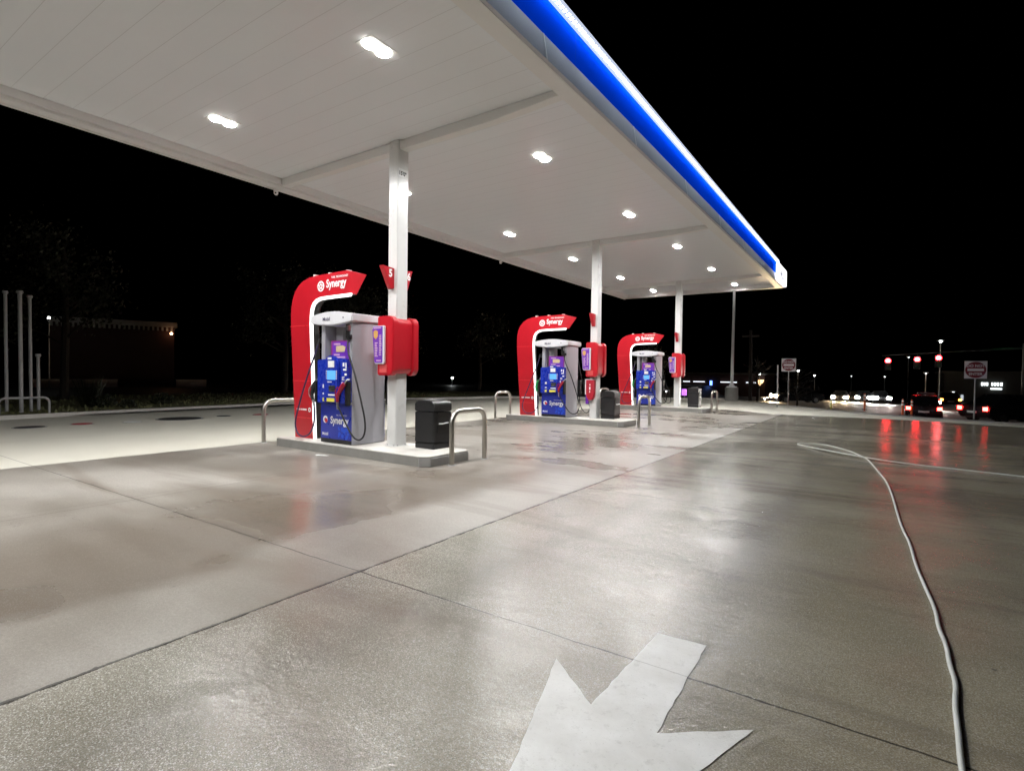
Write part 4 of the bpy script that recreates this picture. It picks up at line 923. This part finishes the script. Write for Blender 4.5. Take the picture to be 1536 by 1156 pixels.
# lit building at the left
P0,P1=Vector((-58.2,16.0,0)),Vector((-54.9,24.3,0)); d=(P1-P0).normalized(); n=Vector((d.y,-d.x,0)) # n points to the forecourt
b=thing('brick_building',(-58,20,.05),'long dark brick building with a lit warm corner behind the vent pipes','building')
def obb(mb,p,q,o0,o1,z0,z1):
    a,b_,c,e=p+n*o0,q+n*o0,q+n*o1,p+n*o1; mb.prism([(v.x,v.y) for v in (a,b_,c,e)],'xy',z0,z1); return mb
obb(MB(),P0,P1,-8,0,0,5.55).build('wall','brick',b); obb(MB(),P0-d*.2,P1+d*.2,-8,.25,5.551,6.0).build('roof','polebase',b)
mb=MB(); L_=(P1-P0).length; k=0
while k<L_-.2: obb(mb,P0+d*k,P0+d*(k+.16),.001,.16,5.2,5.549); k+=.36
mb.build('dentil','polebase',b)
M['warmlamp']=glow('warm_lamp',(1,.5,.25),22)
lm=P1-d*.25+n*.55; MB().sphere((lm.x,lm.y,4.95),.11,1,10).build('wall_lamp','warmlamp',b)
t=thing('flood_lamp',(-55.6,15.2,.05),'white flood lamp on a thin pole behind the vent pipes','flood lamp'); MB().cyl((-55.6,15.2,0),(-55.6,15.2,5.5),.06,.05,8).build('pole','galv',t); MB().sphere((-55.6,15.2,5.65),.10,1,10).build('bulb',glow('flood_glow',(1,1,.96),18),t)
for (a,b_),lab in zip((((-55.9,14.1),(-55.3,16.05)),((-55.2,16.4),(-54.3,19.5)),((-52.5,23.4),(-51.6,25.6))),('left low wall added for a pale light streak behind the vent pipes','middle low wall added for a pale light streak behind the spiky clump','right low wall added for a pale light streak below the warm building corner')):
    t=thing('streak_wall',(a[0],a[1],.05),lab,'low wall','low walls added for pale light streaks'); mb=MB(); dx,dy=b_[0]-a[0],b_[1]-a[1]; mb.prism([a,b_,(b_[0]-.3,b_[1]+.1),(a[0]-.3,a[1]+.1)],'xy',.05,.62); mb.build('wall','streakwall',t); mb=MB(); mb.prism([(a[0]+.04,a[1]),(b_[0]+.04,b_[1]),(b_[0]-.34,b_[1]+.1),(a[0]-.34,a[1]+.1)],'xy',.621,.70); mb.build('coping','streakwall',t)  # walls added where pale streaks of light run

# ---------------------------------------------------------------- world, camera
w=bpy.data.worlds.new('World'); scene.world=w; w.use_nodes=True; nt=w.node_tree
sky=nt.nodes.new('ShaderNodeTexSky'); sky.sky_type='NISHITA'; sky.sun_disc=False; sky.sun_elevation=R(-12); sky.sun_rotation=R(200)
nt.links.new(sky.outputs[0],nt.nodes['Background'].inputs[0]); nt.nodes['Background'].inputs[1].default_value=.02
cam=bpy.data.cameras.new('Camera'); co_=bpy.data.objects.new('Camera',cam); C.objects.link(co_); scene.camera=co_
yaw,pitch,roll,f=.595193,-.0213995,.0134648,810.208
fw=Vector((-math.sin(yaw)*math.cos(pitch),math.cos(yaw)*math.cos(pitch),math.sin(pitch))); r_=Vector((math.cos(yaw),math.sin(yaw),0)); u_=r_.cross(fw)
r2=r_*math.cos(roll)+u_*math.sin(roll); u2=u_*math.cos(roll)-r_*math.sin(roll)
co_.matrix_world=Matrix(((r2.x,u2.x,-fw.x,0),(r2.y,u2.y,-fw.y,0),(r2.z,u2.z,-fw.z,1.63423),(0,0,0,1)))
cam.sensor_fit='HORIZONTAL'; cam.sensor_width=36; cam.lens=f*36/1536; cam.clip_start=.05; cam.clip_end=4000
vs=scene.view_settings; scene.display_settings.display_device='sRGB'; vs.view_transform='Standard'; vs.look='None'; vs.exposure=0; vs.gamma=1; vs.use_curve_mapping=False
scene.render.engine='CYCLES'; cy_=scene.cycles; cy_.use_denoising=True
try: cy_.denoiser='OPENIMAGEDENOISE'
except Exception: pass
cy_.max_bounces=7; cy_.diffuse_bounces=4; cy_.glossy_bounces=4; cy_.sample_clamp_indirect=6; cy_.use_light_tree=True; cy_.caustics_reflective=False; cy_.caustics_refractive=False
